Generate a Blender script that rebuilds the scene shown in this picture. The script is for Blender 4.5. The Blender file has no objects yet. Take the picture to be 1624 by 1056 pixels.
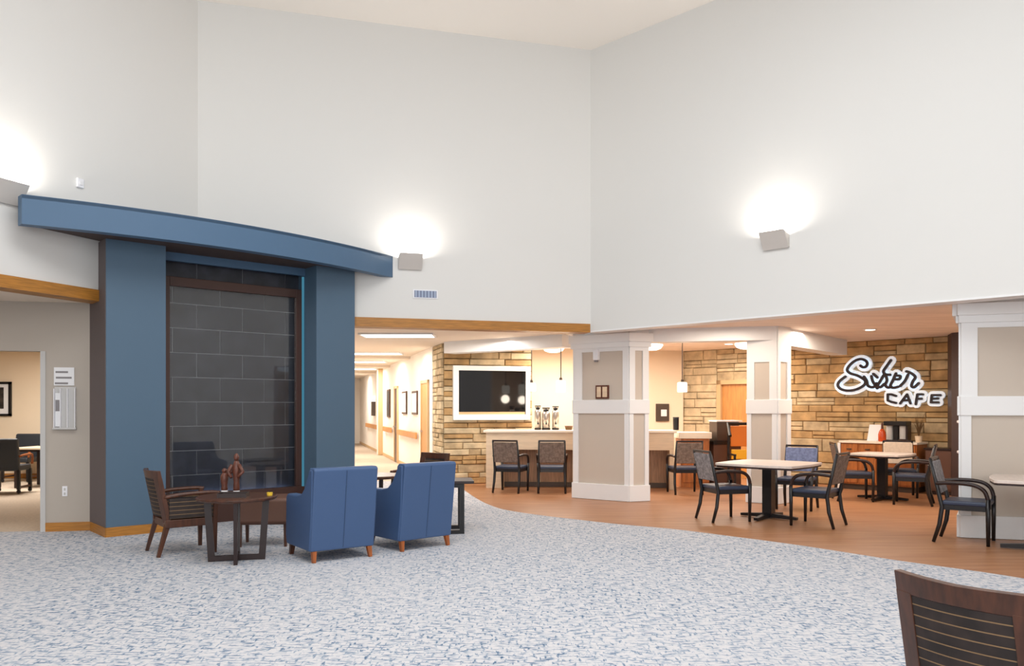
import bpy, bmesh, math, random
from mathutils import Vector, Matrix
random.seed(7)
C = bpy.context.scene.collection
SC = bpy.context.scene
PI = math.pi
FPX, CX, HOR, EYE = 1270.0, 812.0, 648.0, 1.5

# ------------------------------------------------------------------ camera
cam = bpy.data.cameras.new('camera'); cam_o = bpy.data.objects.new('camera', cam); C.objects.link(cam_o)
cam.sensor_fit = 'HORIZONTAL'; cam.sensor_width = 36.0
cam.lens = 36.0 * FPX / 1624.0
cam.shift_y = (HOR - 528.0) / 1624.0
cam.clip_end = 200
cam_o.location = (0, 0, EYE); cam_o.rotation_euler = (PI/2, 0, 0)
SC.camera = cam_o

# ------------------------------------------------------------------ light, exposure
SC.view_settings.view_transform = 'Standard'
SC.view_settings.look = 'None'
SC.view_settings.exposure = 0.0
SC.view_settings.gamma = 1.0
SC.view_settings.use_curve_mapping = False
w = bpy.data.worlds.new('sky'); SC.world = w; w.use_nodes = True
w.node_tree.nodes['Background'].inputs[0].default_value = (0.80, 0.90, 1.0, 1)
w.node_tree.nodes['Background'].inputs[1].default_value = 0.9

def area(name, loc, size, energy, col=(1, 1, 1), rot=(0, 0, 0)):
    l = bpy.data.lights.new(name, 'AREA'); l.shape = 'RECTANGLE'; l.size, l.size_y = size
    l.energy = energy; l.color = col
    o = bpy.data.objects.new(name, l); o.location = loc; o.rotation_euler = rot; C.objects.link(o); return o
WARM = (1.0, 0.87, 0.72); SOFT = (1.0, 0.95, 0.89); KIT = (1.0, 0.91, 0.80); COOL = (1.0, 0.985, 0.965)
area('skylight_fill', (0.3, 4.6, 7.05), (6.0, 5.0), 365, COOL)  # added overhead fill lamp at an assumed, unseen skylight
area('rear_window_fill', (0.5, -5.6, 3.6), (10.0, 4.6), 590, COOL, (PI/2, 0, 0))  # added fill lamp at an unseen window behind the camera
area('cafe_ceiling_light', (5.4, 12.6, 2.76), (1.6, 1.6), 62, WARM)
area('cafe_ceiling_light', (7.2, 10.0, 2.76), (1.6, 1.6), 60, SOFT)
area('cafe_ceiling_light', (3.2, 12.0, 2.76), (0.9, 0.9), 26, WARM)
area('kitchen_light', (1.6, 15.9, 2.70), (2.2, 0.7), 130, KIT)
area('kitchen_light', (4.4, 16.0, 2.70), (1.2, 0.8), 62, KIT)
area('lobby_light', (-0.8, 14.4, 2.74), (1.6, 0.6), 40, SOFT)
area('corridor_light', (-2.9, 17.2, 2.74), (1.2, 0.5), 68, SOFT)
area('corridor_light', (-3.9, 21.2, 2.74), (1.2, 0.5), 80, SOFT)
area('corridor_light', (-5.0, 25.2, 2.74), (1.2, 0.5), 80, SOFT)
area('corridor_light', (-6.3, 30.0, 2.74), (1.2, 0.5), 70, SOFT)
area('side_room_light', (-9.3, 14.6, 2.74), (1.6, 1.2), 150, SOFT)
area('side_passage_light', (-8.0, 8.0, 2.70), (0.8, 0.8), 44, SOFT)

# ------------------------------------------------------------------ materials
def lin(c):
    c = c / 255.0
    return c / 12.92 if c <= 0.04045 else ((c + 0.055) / 1.055) ** 2.4
def rgb(r, g, b): return (lin(r), lin(g), lin(b), 1)

def mat(name, col, rough=0.6, metal=0.0, spec=0.5, emit=None, estr=0.0, noise=0.0, nscale=8.0, stretch=(1, 1, 1), bump=0.0, bscale=60.0, col2=None):
    m = bpy.data.materials.new(name); m.use_nodes = True
    nt = m.node_tree; b = nt.nodes['Principled BSDF']
    b.inputs['Base Color'].default_value = rgb(*col)
    b.inputs['Roughness'].default_value = rough; b.inputs['Metallic'].default_value = metal
    b.inputs['Specular IOR Level'].default_value = spec
    if emit:
        b.inputs['Emission Color'].default_value = rgb(*emit); b.inputs['Emission Strength'].default_value = estr
    if noise > 0 or bump > 0:
        tc = nt.nodes.new('ShaderNodeTexCoord'); mp = nt.nodes.new('ShaderNodeMapping')
        mp.inputs['Scale'].default_value = stretch
        nt.links.new(tc.outputs['Object'], mp.inputs[0])
    if noise > 0:
        n = nt.nodes.new('ShaderNodeTexNoise'); n.inputs['Scale'].default_value = nscale; n.inputs['Detail'].default_value = 5
        nt.links.new(mp.outputs[0], n.inputs['Vector'])
        r = nt.nodes.new('ShaderNodeValToRGB')
        r.color_ramp.elements[0].position = 0.32; r.color_ramp.elements[1].position = 0.68
        c2 = col2 if col2 else tuple(max(0, x * (1 - noise)) for x in col)
        r.color_ramp.elements[0].color = rgb(*c2); r.color_ramp.elements[1].color = rgb(*col)
        nt.links.new(n.outputs[0], r.inputs[0]); nt.links.new(r.outputs[0], b.inputs['Base Color'])
    if bump > 0:
        n2 = nt.nodes.new('ShaderNodeTexNoise'); n2.inputs['Scale'].default_value = bscale; n2.inputs['Detail'].default_value = 4
        nt.links.new(mp.outputs[0], n2.inputs['Vector'])
        bp = nt.nodes.new('ShaderNodeBump'); bp.inputs['Strength'].default_value = bump; bp.inputs['Distance'].default_value = 0.01
        nt.links.new(n2.outputs[0], bp.inputs['Height']); nt.links.new(bp.outputs[0], b.inputs['Normal'])
    return m

def glow(name, col, s):
    m = bpy.data.materials.new(name); m.use_nodes = True; nt = m.node_tree
    nt.nodes.remove(nt.nodes['Principled BSDF'])
    e = nt.nodes.new('ShaderNodeEmission'); e.inputs[0].default_value = rgb(*col); e.inputs[1].default_value = s
    nt.links.new(e.outputs[0], nt.nodes['Material Output'].inputs[0]); return m

def glass_mat(name, gloss=0.04, tint=(255, 255, 255)):
    m = bpy.data.materials.new(name); m.use_nodes = True; nt = m.node_tree
    nt.nodes.remove(nt.nodes['Principled BSDF'])
    t = nt.nodes.new('ShaderNodeBsdfTransparent'); t.inputs[0].default_value = rgb(*tint)
    g = nt.nodes.new('ShaderNodeBsdfGlossy'); g.inputs['Roughness'].default_value = gloss
    f = nt.nodes.new('ShaderNodeFresnel'); f.inputs[0].default_value = 1.5
    mx = nt.nodes.new('ShaderNodeMixShader')
    nt.links.new(f.outputs[0], mx.inputs[0]); nt.links.new(t.outputs[0], mx.inputs[1]); nt.links.new(g.outputs[0], mx.inputs[2])
    nt.links.new(mx.outputs[0], nt.nodes['Material Output'].inputs[0]); return m

def carpet_mat():
    m = bpy.data.materials.new('woven_carpet'); m.use_nodes = True; nt = m.node_tree; N = nt.nodes; L = nt.links
    b = N['Principled BSDF']; b.inputs['Roughness'].default_value = 0.95; b.inputs['Specular IOR Level'].default_value = 0.1
    tc = N.new('ShaderNodeTexCoord')
    def dash(sx, sy, lo, hi, off):
        mp = N.new('ShaderNodeMapping'); mp.inputs['Scale'].default_value = (sx, sy, 1); mp.inputs['Location'].default_value = (off, off, 0)
        mp.inputs['Rotation'].default_value = (0, 0, 0.26)
        L.new(tc.outputs['Object'], mp.inputs[0])
        n = N.new('ShaderNodeTexNoise'); n.inputs['Scale'].default_value = 1.0; n.inputs['Detail'].default_value = 2.5; n.inputs['Roughness'].default_value = 0.6
        L.new(mp.outputs[0], n.inputs['Vector'])
        r = N.new('ShaderNodeMapRange'); r.inputs[1].default_value = lo; r.inputs[2].default_value = hi
        L.new(n.outputs[0], r.inputs[0]); return r.outputs[0]
    a = dash(11, 46, 0.51, 0.66, 0.0); c = dash(42, 13, 0.54, 0.68, 7.3)
    mx = N.new('ShaderNodeMath'); mx.operation = 'MAXIMUM'; L.new(a, mx.inputs[0]); L.new(c, mx.inputs[1])
    d = dash(0.5, 0.5, 0.3, 0.7, 3.0)
    sc = N.new('ShaderNodeMath'); sc.operation = 'MULTIPLY_ADD'; L.new(d, sc.inputs[0]); sc.inputs[1].default_value = 0.42; sc.inputs[2].default_value = 0.60
    ml = N.new('ShaderNodeMath'); ml.operation = 'MULTIPLY'; L.new(mx.outputs[0], ml.inputs[0]); L.new(sc.outputs[0], ml.inputs[1])
    r = N.new('ShaderNodeValToRGB'); e = r.color_ramp.elements
    e[0].position = 0.0; e[0].color = rgb(204, 202, 204); e[1].position = 1.0; e[1].color = rgb(52, 88, 122)
    x = r.color_ramp.elements.new(0.35); x.color = rgb(160, 170, 184)
    L.new(ml.outputs[0], r.inputs[0]); L.new(r.outputs[0], b.inputs['Base Color'])
    n2 = N.new('ShaderNodeTexNoise'); n2.inputs['Scale'].default_value = 90; L.new(tc.outputs['Object'], n2.inputs['Vector'])
    bp = N.new('ShaderNodeBump'); bp.inputs['Strength'].default_value = 0.4; bp.inputs['Distance'].default_value = 0.01
    L.new(n2.outputs[0], bp.inputs['Height']); L.new(bp.outputs[0], b.inputs['Normal'])
    return m

def stripe_mat(name, dark, gold, pitch, duty):
    m = bpy.data.materials.new(name); m.use_nodes = True; nt = m.node_tree; N = nt.nodes; L = nt.links
    b = N['Principled BSDF']; b.inputs['Roughness'].default_value = 0.7
    tc = N.new('ShaderNodeTexCoord'); sp = N.new('ShaderNodeSeparateXYZ'); L.new(tc.outputs['Object'], sp.inputs[0])
    dv = N.new('ShaderNodeMath'); dv.operation = 'DIVIDE'; L.new(sp.outputs['Z'], dv.inputs[0]); dv.inputs[1].default_value = pitch
    fr = N.new('ShaderNodeMath'); fr.operation = 'FRACT'; L.new(dv.outputs[0], fr.inputs[0])
    lt = N.new('ShaderNodeMath'); lt.operation = 'LESS_THAN'; L.new(fr.outputs[0], lt.inputs[0]); lt.inputs[1].default_value = duty
    n = N.new('ShaderNodeTexNoise'); n.inputs['Scale'].default_value = 12; L.new(tc.outputs['Object'], n.inputs['Vector'])
    r = N.new('ShaderNodeValToRGB'); r.color_ramp.elements[0].position = .35; r.color_ramp.elements[1].position = .65
    r.color_ramp.elements[0].color = rgb(*[x * .7 for x in dark]); r.color_ramp.elements[1].color = rgb(*dark); L.new(n.outputs[0], r.inputs[0])
    mx = N.new('ShaderNodeMix'); mx.data_type = 'RGBA'; L.new(lt.outputs[0], mx.inputs[0]); L.new(r.outputs[0], mx.inputs[6]); mx.inputs[7].default_value = rgb(*gold)
    L.new(mx.outputs[2], b.inputs['Base Color']); return m

M = {}
M['wall'] = mat('painted_wall', (226, 225, 222), 0.85, spec=0.2)
M['ceil'] = mat('ceiling_paint', (250, 244, 236), 0.9, spec=0.1)
M['low_ceil'] = mat('low_ceiling_paint', (236, 222, 206), 0.9, spec=0.1)
M['cafe_ceil'] = mat('cafe_ceiling', (250, 234, 220), 0.85, spec=0.1, noise=0.06, nscale=2, stretch=(0.6, 3, 1))
M['white'] = mat('white_trim_paint', (238, 238, 238), 0.5)
M['taupe'] = mat('taupe_panel', (205, 193, 180), 0.8, spec=0.2)
M['grey_wall'] = mat('taupe_grey_wall', (184, 175, 165), 0.85, spec=0.2)
M['cream'] = mat('cream_wall', (240, 222, 196), 0.85, spec=0.2)
M['corr'] = mat('corridor_wall', (244, 237, 228), 0.8, spec=0.2)
M['gold'] = mat('honey_wood_trim', (190, 128, 52), 0.45, noise=0.18, nscale=5, stretch=(1, 1, 12))
M['carpet'] = carpet_mat()
M['beige_floor'] = mat('beige_carpet', (204, 186, 166), 0.9, spec=0.1, noise=0.08, nscale=30)
M['wood_floor'] = mat('brown_wood_floor', (178, 130, 94), 0.38, noise=0.22, nscale=2.2, stretch=(0.5, 5.0, 1), col2=(156, 106, 72))
M['blue'] = mat('slate_blue_paint', (80, 105, 127), 0.55)
M['canopy_blue'] = mat('canopy_blue_paint', (76, 106, 136), 0.5)
M['tile'] = mat('dark_slate_tile', (58, 60, 70), 0.35, noise=0.3, nscale=6)
M['grout'] = mat('pale_grout', (176, 178, 184), 0.8)
M['brown_frame'] = mat('dark_brown_frame', (72, 46, 38), 0.4)
M['pane'] = glass_mat('clear_glass', 0.03)
M['led'] = glow('led_strip', (90, 165, 195), 0.55)
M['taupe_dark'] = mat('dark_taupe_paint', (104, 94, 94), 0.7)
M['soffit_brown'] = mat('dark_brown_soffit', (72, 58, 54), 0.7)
M['cool_led'] = glow('cool_light_bar', (190, 215, 255), 6.0)
M['stone'] = mat('tan_ledge_stone', (206, 182, 144), 0.85, spec=0.2, noise=0.22, nscale=5, bump=0.7, bscale=14)
M['stone_b'] = mat('honey_ledge_stone', (196, 160, 112), 0.85, spec=0.2, noise=0.22, nscale=5, bump=0.7, bscale=14)
M['stone_c'] = mat('pale_ledge_stone', (222, 202, 166), 0.85, spec=0.2, noise=0.18, nscale=5, bump=0.7, bscale=14)
M['mortar'] = mat('dark_mortar', (112, 90, 64), 0.95, spec=0.1)  # dark brown joint colour behind the stones
M['leather'] = mat('blue_upholstery', (64, 90, 130), 0.5, bump=0.15, bscale=200)
M['seam'] = mat('blue_piping', (52, 74, 108), 0.5)
M['walnut'] = mat('dark_walnut', (88, 50, 32), 0.35, noise=0.3, nscale=6, stretch=(6, 6, 1))
M['orange_wood'] = mat('orange_brown_wood', (170, 92, 42), 0.4, noise=0.2, nscale=6, stretch=(6, 6, 1))
M['stripe'] = stripe_mat('striped_upholstery', (52, 40, 36), (140, 110, 76), 0.042, 0.11)
M['dark_seat'] = mat('dark_brown_seat', (46, 34, 32), 0.6)
M['brown_up'] = mat('brown_upholstery', (98, 66, 52), 0.5)
M['black'] = mat('black_frame', (24, 22, 24), 0.35)
M['ebony'] = mat('ebony_wood', (42, 26, 24), 0.35)
M['navy'] = mat('navy_vinyl', (48, 58, 80), 0.4)
M['grey_fab'] = mat('grey_mottled_fabric', (168, 164, 166), 0.9, noise=0.3, nscale=28, spec=0.1)
M['brown_fab'] = mat('grey_brown_fabric', (140, 124, 114), 0.9, noise=0.25, nscale=28, spec=0.1)
M['cream_fab'] = mat('cream_fabric', (226, 206, 186), 0.9, noise=0.06, nscale=28, spec=0.1)
M['blue_fab'] = mat('blue_grey_fabric', (138, 148, 184), 0.9, noise=0.2, nscale=28, spec=0.1)
M['table_top'] = mat('pale_laminate', (226, 212, 202), 0.35, noise=0.05, nscale=3, stretch=(1, 8, 1))
M['pale_wood'] = mat('pale_counter_wood', (232, 208, 178), 0.45, noise=0.06, nscale=4, stretch=(1, 1, 8))
M['brown_panel'] = mat('brown_counter_back', (176, 138, 108), 0.5, noise=0.2, nscale=4, stretch=(10, 10, 1))
M['counter_top'] = mat('cream_counter_top', (246, 234, 216), 0.3)
M['screen'] = mat('tv_screen', (14, 12, 14), 0.08)
M['steel'] = mat('brushed_steel', (200, 190, 180), 0.3, metal=0.9)
M['lamp'] = glow('lit_fixture', (255, 246, 232), 5.0)
M['lamp_soft'] = glow('lit_shade', (255, 244, 226), 2.2)
M['sconce'] = mat('sconce_grey', (206, 200, 194), 0.5)
M['vent'] = mat('vent_blue_grey', (124, 134, 160), 0.5)
M['vent_slat'] = mat('vent_light', (176, 190, 212), 0.5)
M['plastic'] = mat('white_plastic', (240, 240, 244), 0.4)
M['paper'] = mat('white_paper', (236, 236, 238), 0.8)
M['ink'] = mat('grey_print', (138, 134, 136), 0.8)
M['acrylic'] = mat('grey_acrylic', (196, 194, 192), 0.3)
M['door_wood'] = mat('honey_door', (212, 146, 78), 0.4, noise=0.12, nscale=4, stretch=(8, 8, 1))
M['door_tan'] = mat('tan_door_frame', (206, 172, 126), 0.5)
M['maroon'] = mat('dark_maroon_wood', (66, 46, 44), 0.45)
M['dkbrown'] = mat('dark_brown_cabinet', (74, 60, 50), 0.5)
M['cherry'] = mat('cherry_cabinet', (192, 116, 58), 0.4, noise=0.2, nscale=4, stretch=(8, 8, 1))
M['yellow'] = mat('yellow_plastic', (244, 184, 44), 0.4)
M['orange'] = mat('orange_plastic', (226, 124, 40), 0.4)
M['red_orange'] = mat('red_orange_glass', (200, 76, 30), 0.25)
M['bronze'] = mat('bronze_brown', (112, 62, 46), 0.4, noise=0.3, nscale=30)
M['dark_up'] = mat('charcoal_upholstery', (44, 48, 54), 0.5)
M['art'] = mat('dark_art_print', (70, 62, 58), 0.6, noise=0.6, nscale=9)
M['twig'] = mat('dried_twig', (104, 78, 46), 0.8)
M['sign_white'] = mat('white_sign_acrylic', (236, 244, 250), 0.4, emit=(225, 240, 255), estr=0.35)
M['sign_dark'] = mat('dark_sign_letter', (40, 30, 34), 0.4)
M['brass'] = mat('yellow_brass', (246, 206, 70), 0.3)

# ------------------------------------------------------------------ mesh helpers
class MB:
    def __init__(s): s.v = []; s.f = []
    def add(s, vs, fs):
        k = len(s.v); s.v += [tuple(v) for v in vs]; s.f += [tuple(i + k for i in f) for f in fs]; return s
    def box(s, x0, x1, y0, y1, z0, z1):
        return s.add([(x0,y0,z0),(x1,y0,z0),(x1,y1,z0),(x0,y1,z0),(x0,y0,z1),(x1,y0,z1),(x1,y1,z1),(x0,y1,z1)],
                     [(0,3,2,1),(4,5,6,7),(0,1,5,4),(1,2,6,5),(2,3,7,6),(3,0,4,7)])
    def fbox(s, o, d, n, u0, u1, n0, n1, z0, z1):
        """box in a vertical wall frame: o origin, d along, n across"""
        P = lambda u, q, z: (o[0] + d[0]*u + n[0]*q, o[1] + d[1]*u + n[1]*q, z)
        vs = [P(u0,n0,z0),P(u1,n0,z0),P(u1,n1,z0),P(u0,n1,z0),P(u0,n0,z1),P(u1,n0,z1),P(u1,n1,z1),P(u0,n1,z1)]
        fs = [(0,3,2,1),(4,5,6,7),(0,1,5,4),(1,2,6,5),(2,3,7,6),(3,0,4,7)]
        if (d[0]*n[1] - d[1]*n[0]) * (u1-u0) * (n1-n0) < 0: fs = [tuple(reversed(f)) for f in fs]
        return s.add(vs, fs)
    def prism(s, poly, z0, z1):
        a = sum(poly[i][0]*poly[(i+1)%len(poly)][1] - poly[(i+1)%len(poly)][0]*poly[i][1] for i in range(len(poly)))
        if a < 0: poly = list(reversed(poly))
        n = len(poly)
        return s.add([(p[0],p[1],z0) for p in poly] + [(p[0],p[1],z1) for p in poly],
                     [tuple(range(n-1,-1,-1)), tuple(range(n,2*n))] + [(i,(i+1)%n,n+(i+1)%n,n+i) for i in range(n)])
    def xprism(s, prof, x0, x1):
        """profile in (y,z) extruded along x"""
        a = sum(prof[i][0]*prof[(i+1)%len(prof)][1] - prof[(i+1)%len(prof)][0]*prof[i][1] for i in range(len(prof)))
        if a < 0: prof = list(reversed(prof))
        n = len(prof)
        return s.add([(x0,p[0],p[1]) for p in prof] + [(x1,p[0],p[1]) for p in prof],
                     [tuple(range(n-1,-1,-1)), tuple(range(n,2*n))] + [(i,(i+1)%n,n+(i+1)%n,n+i) for i in range(n)])
    def cyl(s, c, r0, r1, z0, z1, n=16):
        vs = [(c[0]+r0*math.cos(2*PI*i/n), c[1]+r0*math.sin(2*PI*i/n), z0) for i in range(n)]
        vs += [(c[0]+r1*math.cos(2*PI*i/n), c[1]+r1*math.sin(2*PI*i/n), z1) for i in range(n)]
        return s.add(vs, [tuple(range(n-1,-1,-1)), tuple(range(n,2*n))] + [(i,(i+1)%n,n+(i+1)%n,n+i) for i in range(n)])
    def lathe(s, prof, n=14, c=(0,0)):
        vs = []; fs = []
        for r, z in prof:
            vs += [(c[0]+r*math.cos(2*PI*i/n), c[1]+r*math.sin(2*PI*i/n), z) for i in range(n)]
        for k in range(len(prof)-1):
            fs += [(k*n+i, k*n+(i+1)%n, (k+1)*n+(i+1)%n, (k+1)*n+i) for i in range(n)]
        fs += [tuple(range(n-1,-1,-1)), tuple(range((len(prof)-1)*n, len(prof)*n))]
        return s.add(vs, fs)
    def bar(s, p, q, w, h=None, up=(0,0,1), w1=None, h1=None):
        """rectangular bar from p to q; w across, h along up"""
        h = h or w; w1 = w1 or w; h1 = h1 or h
        p = Vector(p); q = Vector(q); d = (q-p).normalized(); u = Vector(up)
        if abs(d.dot(u)) > 0.97: u = Vector((0,1,0))
        x = d.cross(u).normalized(); y = x.cross(d).normalized()
        vs = []
        for c, a, b in ((p,w,h),(q,w1,h1)):
            vs += [c - x*a/2 - y*b/2, c + x*a/2 - y*b/2, c + x*a/2 + y*b/2, c - x*a/2 + y*b/2]
        return s.add(vs, [(0,3,2,1)[::-1] if False else (0,1,2,3)[::-1], (4,5,6,7), (0,1,5,4), (1,2,6,5), (2,3,7,6), (3,0,4,7)])
    def tube(s, pts, r, n=8, closed=False):
        pts = [Vector(p) for p in pts]; m = len(pts); vs = []
        t0 = (pts[1]-pts[0]).normalized(); u = t0.cross(Vector((0,0,1)))
        if u.length < 0.05: u = t0.cross(Vector((0,1,0)))
        u.normalize()
        rr = r if isinstance(r, (list, tuple)) else [r]*m
        for i, p in enumerate(pts):
            t = (pts[min(i+1,m-1)] - pts[max(i-1,0)]).normalized()
            u = (u - t*u.dot(t))
            u = u.normalized() if u.length > 1e-6 else t.orthogonal().normalized()
            b = t.cross(u)
            vs += [p + (u*math.cos(2*PI*k/n) + b*math.sin(2*PI*k/n))*rr[i] for k in range(n)]
        fs = []
        for i in range(m-1): fs += [(i*n+k, i*n+(k+1)%n, (i+1)*n+(k+1)%n, (i+1)*n+k) for k in range(n)]
        fs += [tuple(range(n-1,-1,-1)), tuple(range((m-1)*n, m*n))]
        return s.add(vs, fs)

def obj(name, mb, m, parent=None, bevel=0.0, seg=2, smooth=False, loc=None):
    me = bpy.data.meshes.new(name)
    me.from_pydata([tuple(v) for v in mb.v], [], mb.f); me.update()
    b = bmesh.new(); b.from_mesh(me); bmesh.ops.recalc_face_normals(b, faces=b.faces); b.to_mesh(me); b.free()
    me.materials.append(M[m] if isinstance(m, str) else m)
    if smooth:
        for p in me.polygons: p.use_smooth = True
    o = bpy.data.objects.new(name, me); C.objects.link(o)
    if parent is not None: o.parent = parent
    if loc: o.location = loc
    if bevel > 0:
        b = o.modifiers.new('soft_edge', 'BEVEL'); b.width = bevel; b.segments = seg; b.limit_method = 'ANGLE'; b.angle_limit = 0.6
        for p in me.polygons: p.use_smooth = True
        if hasattr(b, 'harden_normals'): b.harden_normals = True
    return o
def tag(o, label, cat, group=None, kind=None):
    o['label'] = label; o['category'] = cat
    if group: o['group'] = group
    if kind: o['kind'] = kind
    return o
def thing(name, label, cat, loc=(0,0,0), rz=0.0, group=None, kind=None):
    o = bpy.data.objects.new(name, None); C.objects.link(o)
    o.location = loc; o.rotation_euler = (0, 0, rz); o.empty_display_size = 0.1
    return tag(o, label, cat, group, kind)
def struct(name, mb, m, label, cat, parent=None, bevel=0.0, smooth=False):
    o = obj(name, mb, m, parent, bevel, smooth=smooth); o['kind'] = 'structure'
    if parent is None: o['label'] = label; o['category'] = cat
    return o
def copy_tree(o, parent=None):
    c = o.copy(); C.objects.link(c)
    if parent is not None: c.parent = parent
    for ch in list(o.children): copy_tree(ch, c)
    return c
def dup(root, loc, rz, label, group=None):
    c = copy_tree(root); c.location = loc; c.rotation_euler = (0,0,rz); c['label'] = label
    if group: c['group'] = group
    return c
def F(px, py):
    y = EYE*FPX/(py-HOR); return ((px-CX)/FPX*y, y)
def at(px, py, y): return ((px-CX)/FPX*y, y, EYE-(py-HOR)/FPX*y)
def face(fx, fy): return math.atan2(fy, fx) - PI/2
def smooth_pts(pts, n=6):
    """Catmull-Rom through points"""
    out = []
    P = [Vector(p) for p in pts]
    for i in range(len(P)-1):
        a = P[max(i-1,0)]; b = P[i]; c = P[i+1]; d = P[min(i+2,len(P)-1)]
        for k in range(n):
            t = k/n
            out.append(0.5*((2*b)+(c-a)*t+(2*a-5*b+4*c-d)*t*t+(3*b-a-3*c+d)*t**3))
    out.append(P[-1]); return out

# ------------------------------------------------------------------ plan of the room
D1 = (0.964, 0.2656)          # along the back wall, left to right
N1 = (0.2656, -0.964)         # its normal into the room
D2 = (0.712, -0.702)          # along the right wall, away from the corner
N2 = (-0.702, -0.712)
D3 = (-0.3746, -0.9272)         # along the left wall, towards the camera
N3 = (0.9272, -0.3746)
DC = (-0.2656, 0.964)         # along the corridor
A = (1.24, 12.6)              # corner back / right wall
B = (-4.34, 11.062)            # corner left / back wall
def along(o, d, t, n=None, q=0.0):
    return (o[0]+d[0]*t + (n[0]*q if n else 0), o[1]+d[1]*t + (n[1]*q if n else 0))
def hit(o, d, px):
    """distance along the line o + t d at which it crosses picture column px"""
    k = (px-CX)/FPX
    return (k*o[1]-o[0])/(d[0]-k*d[1])
TOP, LOW = 7.14, 2.80
LEN1 = math.hypot(A[0]-B[0], A[1]-B[1])
# ================================================================== STRUCTURE
# ---- floors
struct('floor', MB().box(-22, 22, -6, 48, -0.20, -0.006), 'beige_floor', 'beige carpet of the corridor and side room', 'floor')
edge = [(1760,940),(1592,912),(1500,899),(1420,888),(1330,874),(1250,862),(1150,849),(1060,838),(980,831),(900,822),(850,816),(800,808),(775,800),(757,791),(743,782),(730,772),(722,766)]
edge = [F(*e) for e in edge]
e2 = [tuple(p)[:2] for p in smooth_pts([(x,y,0) for x,y in edge], 3)]
def strips(pairs, z0, z1):
    """slab between two lines given as [(near point, far point)]"""
    m = MB(); n = len(pairs)
    vs = []
    for p, q in pairs: vs += [(p[0],p[1],z0),(q[0],q[1],z0),(q[0],q[1],z1),(p[0],p[1],z1)]
    fs = [(0,1,2,3),tuple(4*(n-1)+k for k in (3,2,1,0))]
    for i in range(n-1):
        for k in range(4): fs.append((4*i+k,4*(i+1)+k,4*(i+1)+(k+1)%4,4*i+(k+1)%4))
    return m.add(vs, fs)
e2 = e2[::-1]                                   # from the stone wall towards the right
last = e2[-1]
cp = [((-7.6,-5.4),(-7.6,9.5)),((-5.6,-5.4),(-5.6,9.86)),((-5.3,-5.4),(-5.3,12.0)),((-4.6,-5.4),(-4.6,16.6)),((-1.75,-5.4),(-1.75,16.6)),((-1.36,-5.4),(-1.36,15.9))]
cp += [((p[0],-5.4),p) for p in e2] + [((8.3,-5.4),(8.3,last[1]-1.0))]
struct('floor_carpet', strips(cp, -0.10, 0.0), 'carpet', 'pale grey carpet flecked with blue dashes', 'carpet')
wp_ = [((-1.36,15.9),(-1.36,16.3))] + [(p,(p[0],18.9)) for p in e2] + [((8.3,last[1]-1.0),(8.3,18.9)),((15,last[1]-1.0),(15,18.9))]
struct('floor_wood', strips(wp_, -0.10, -0.003), 'wood_floor', 'brown wood floor of the dining area', 'floor')

# ---- tall upper walls (they hang above the low openings)
T = 0.24
def hang(name, o, d, n, length, z0, label):
    return struct(name, MB().fbox(o, d, n, -0.0, length, -T, 0.0, z0, TOP), 'wall', label, 'wall')
struct('wall_back', MB().fbox(B,D1,N1,0,LEN1,-T,0,3.50,TOP).fbox(B,D1,N1,1.9,LEN1,-T,0,2.70,3.50), 'wall', 'pale grey tall wall above the corridor opening', 'wall')
hang('wall_right', A, D2, N2, 9.4, 2.72, 'pale grey tall wall above the dining area')
struct('wall_left', MB().fbox(B,D3,N3,0,9.0,-T,0,3.50,TOP).fbox(B,D3,N3,1.4,9.0,-T,0,2.79,3.50), 'wall', 'pale grey tall wall above the side passage', 'wall')
L3 = along(B, D3, 9.0); R2 = along(A, D2, 9.4)
# remaining walls, beside and behind the camera
struct('wall_near_left', MB().fbox(L3, (0,-1), (1,0), 0, L3[1]+5.4, -T, 0, 0, TOP), 'wall', 'pale wall beside the entrance', 'wall')
struct('wall_near_right', MB().fbox(R2, (0,-1), (-1,0), 0, R2[1]+5.4, -T, 0, 0, TOP), 'wall', 'pale wall beyond the dining area', 'wall')
wr = MB(); y0, y1 = -5.6, -5.4
wr.box(-7,8.4,y0,y1,0,1.0); wr.box(-7,8.4,y0,y1,6.0,TOP); wr.box(-7,-4.6,y0,y1,1.0,6.0); wr.box(5.6,8.4,y0,y1,1.0,6.0)
struct('wall_front', wr, 'wall', 'wall behind the entrance with an added wide window', 'wall')
wf = MB()
for x in (-4.6,-2.1,0.45,3.0,5.5): wf.box(x,x+0.1,y0+0.05,y1,1.0,6.0)
for z in (1.0,3.4,5.9): wf.box(-4.6,5.6,y0+0.05,y1,z,z+0.1)
struct('added_window', wf, 'white', 'wide white framed window, unseen, added to let in fill light', 'window')  # unseen window, added as an opening for the rear fill lamp
# atrium ceiling with an unseen skylight opening added for overhead fill
cl = MB(); hx0,hx1,hy0,hy1 = -3.0,3.6,1.8,7.4
cl.box(-9,hx0,-5.6,14,TOP,TOP+.2); cl.box(hx1,9,-5.6,14,TOP,TOP+.2); cl.box(hx0,hx1,-5.6,hy0,TOP,TOP+.2); cl.box(hx0,hx1,hy1,14,TOP,TOP+.2)
struct('ceiling', cl, 'ceil', 'creamy white high ceiling', 'ceiling')
sk = MB()
for x in (hx0, hx0+2.15, hx0+4.35, hx1-.1): sk.box(x,x+.1,hy0,hy1,TOP+.02,TOP+.16)
struct('added_skylight', sk, 'white', 'white framed skylight, unseen, added to the high ceiling for fill light', 'window')
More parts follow.
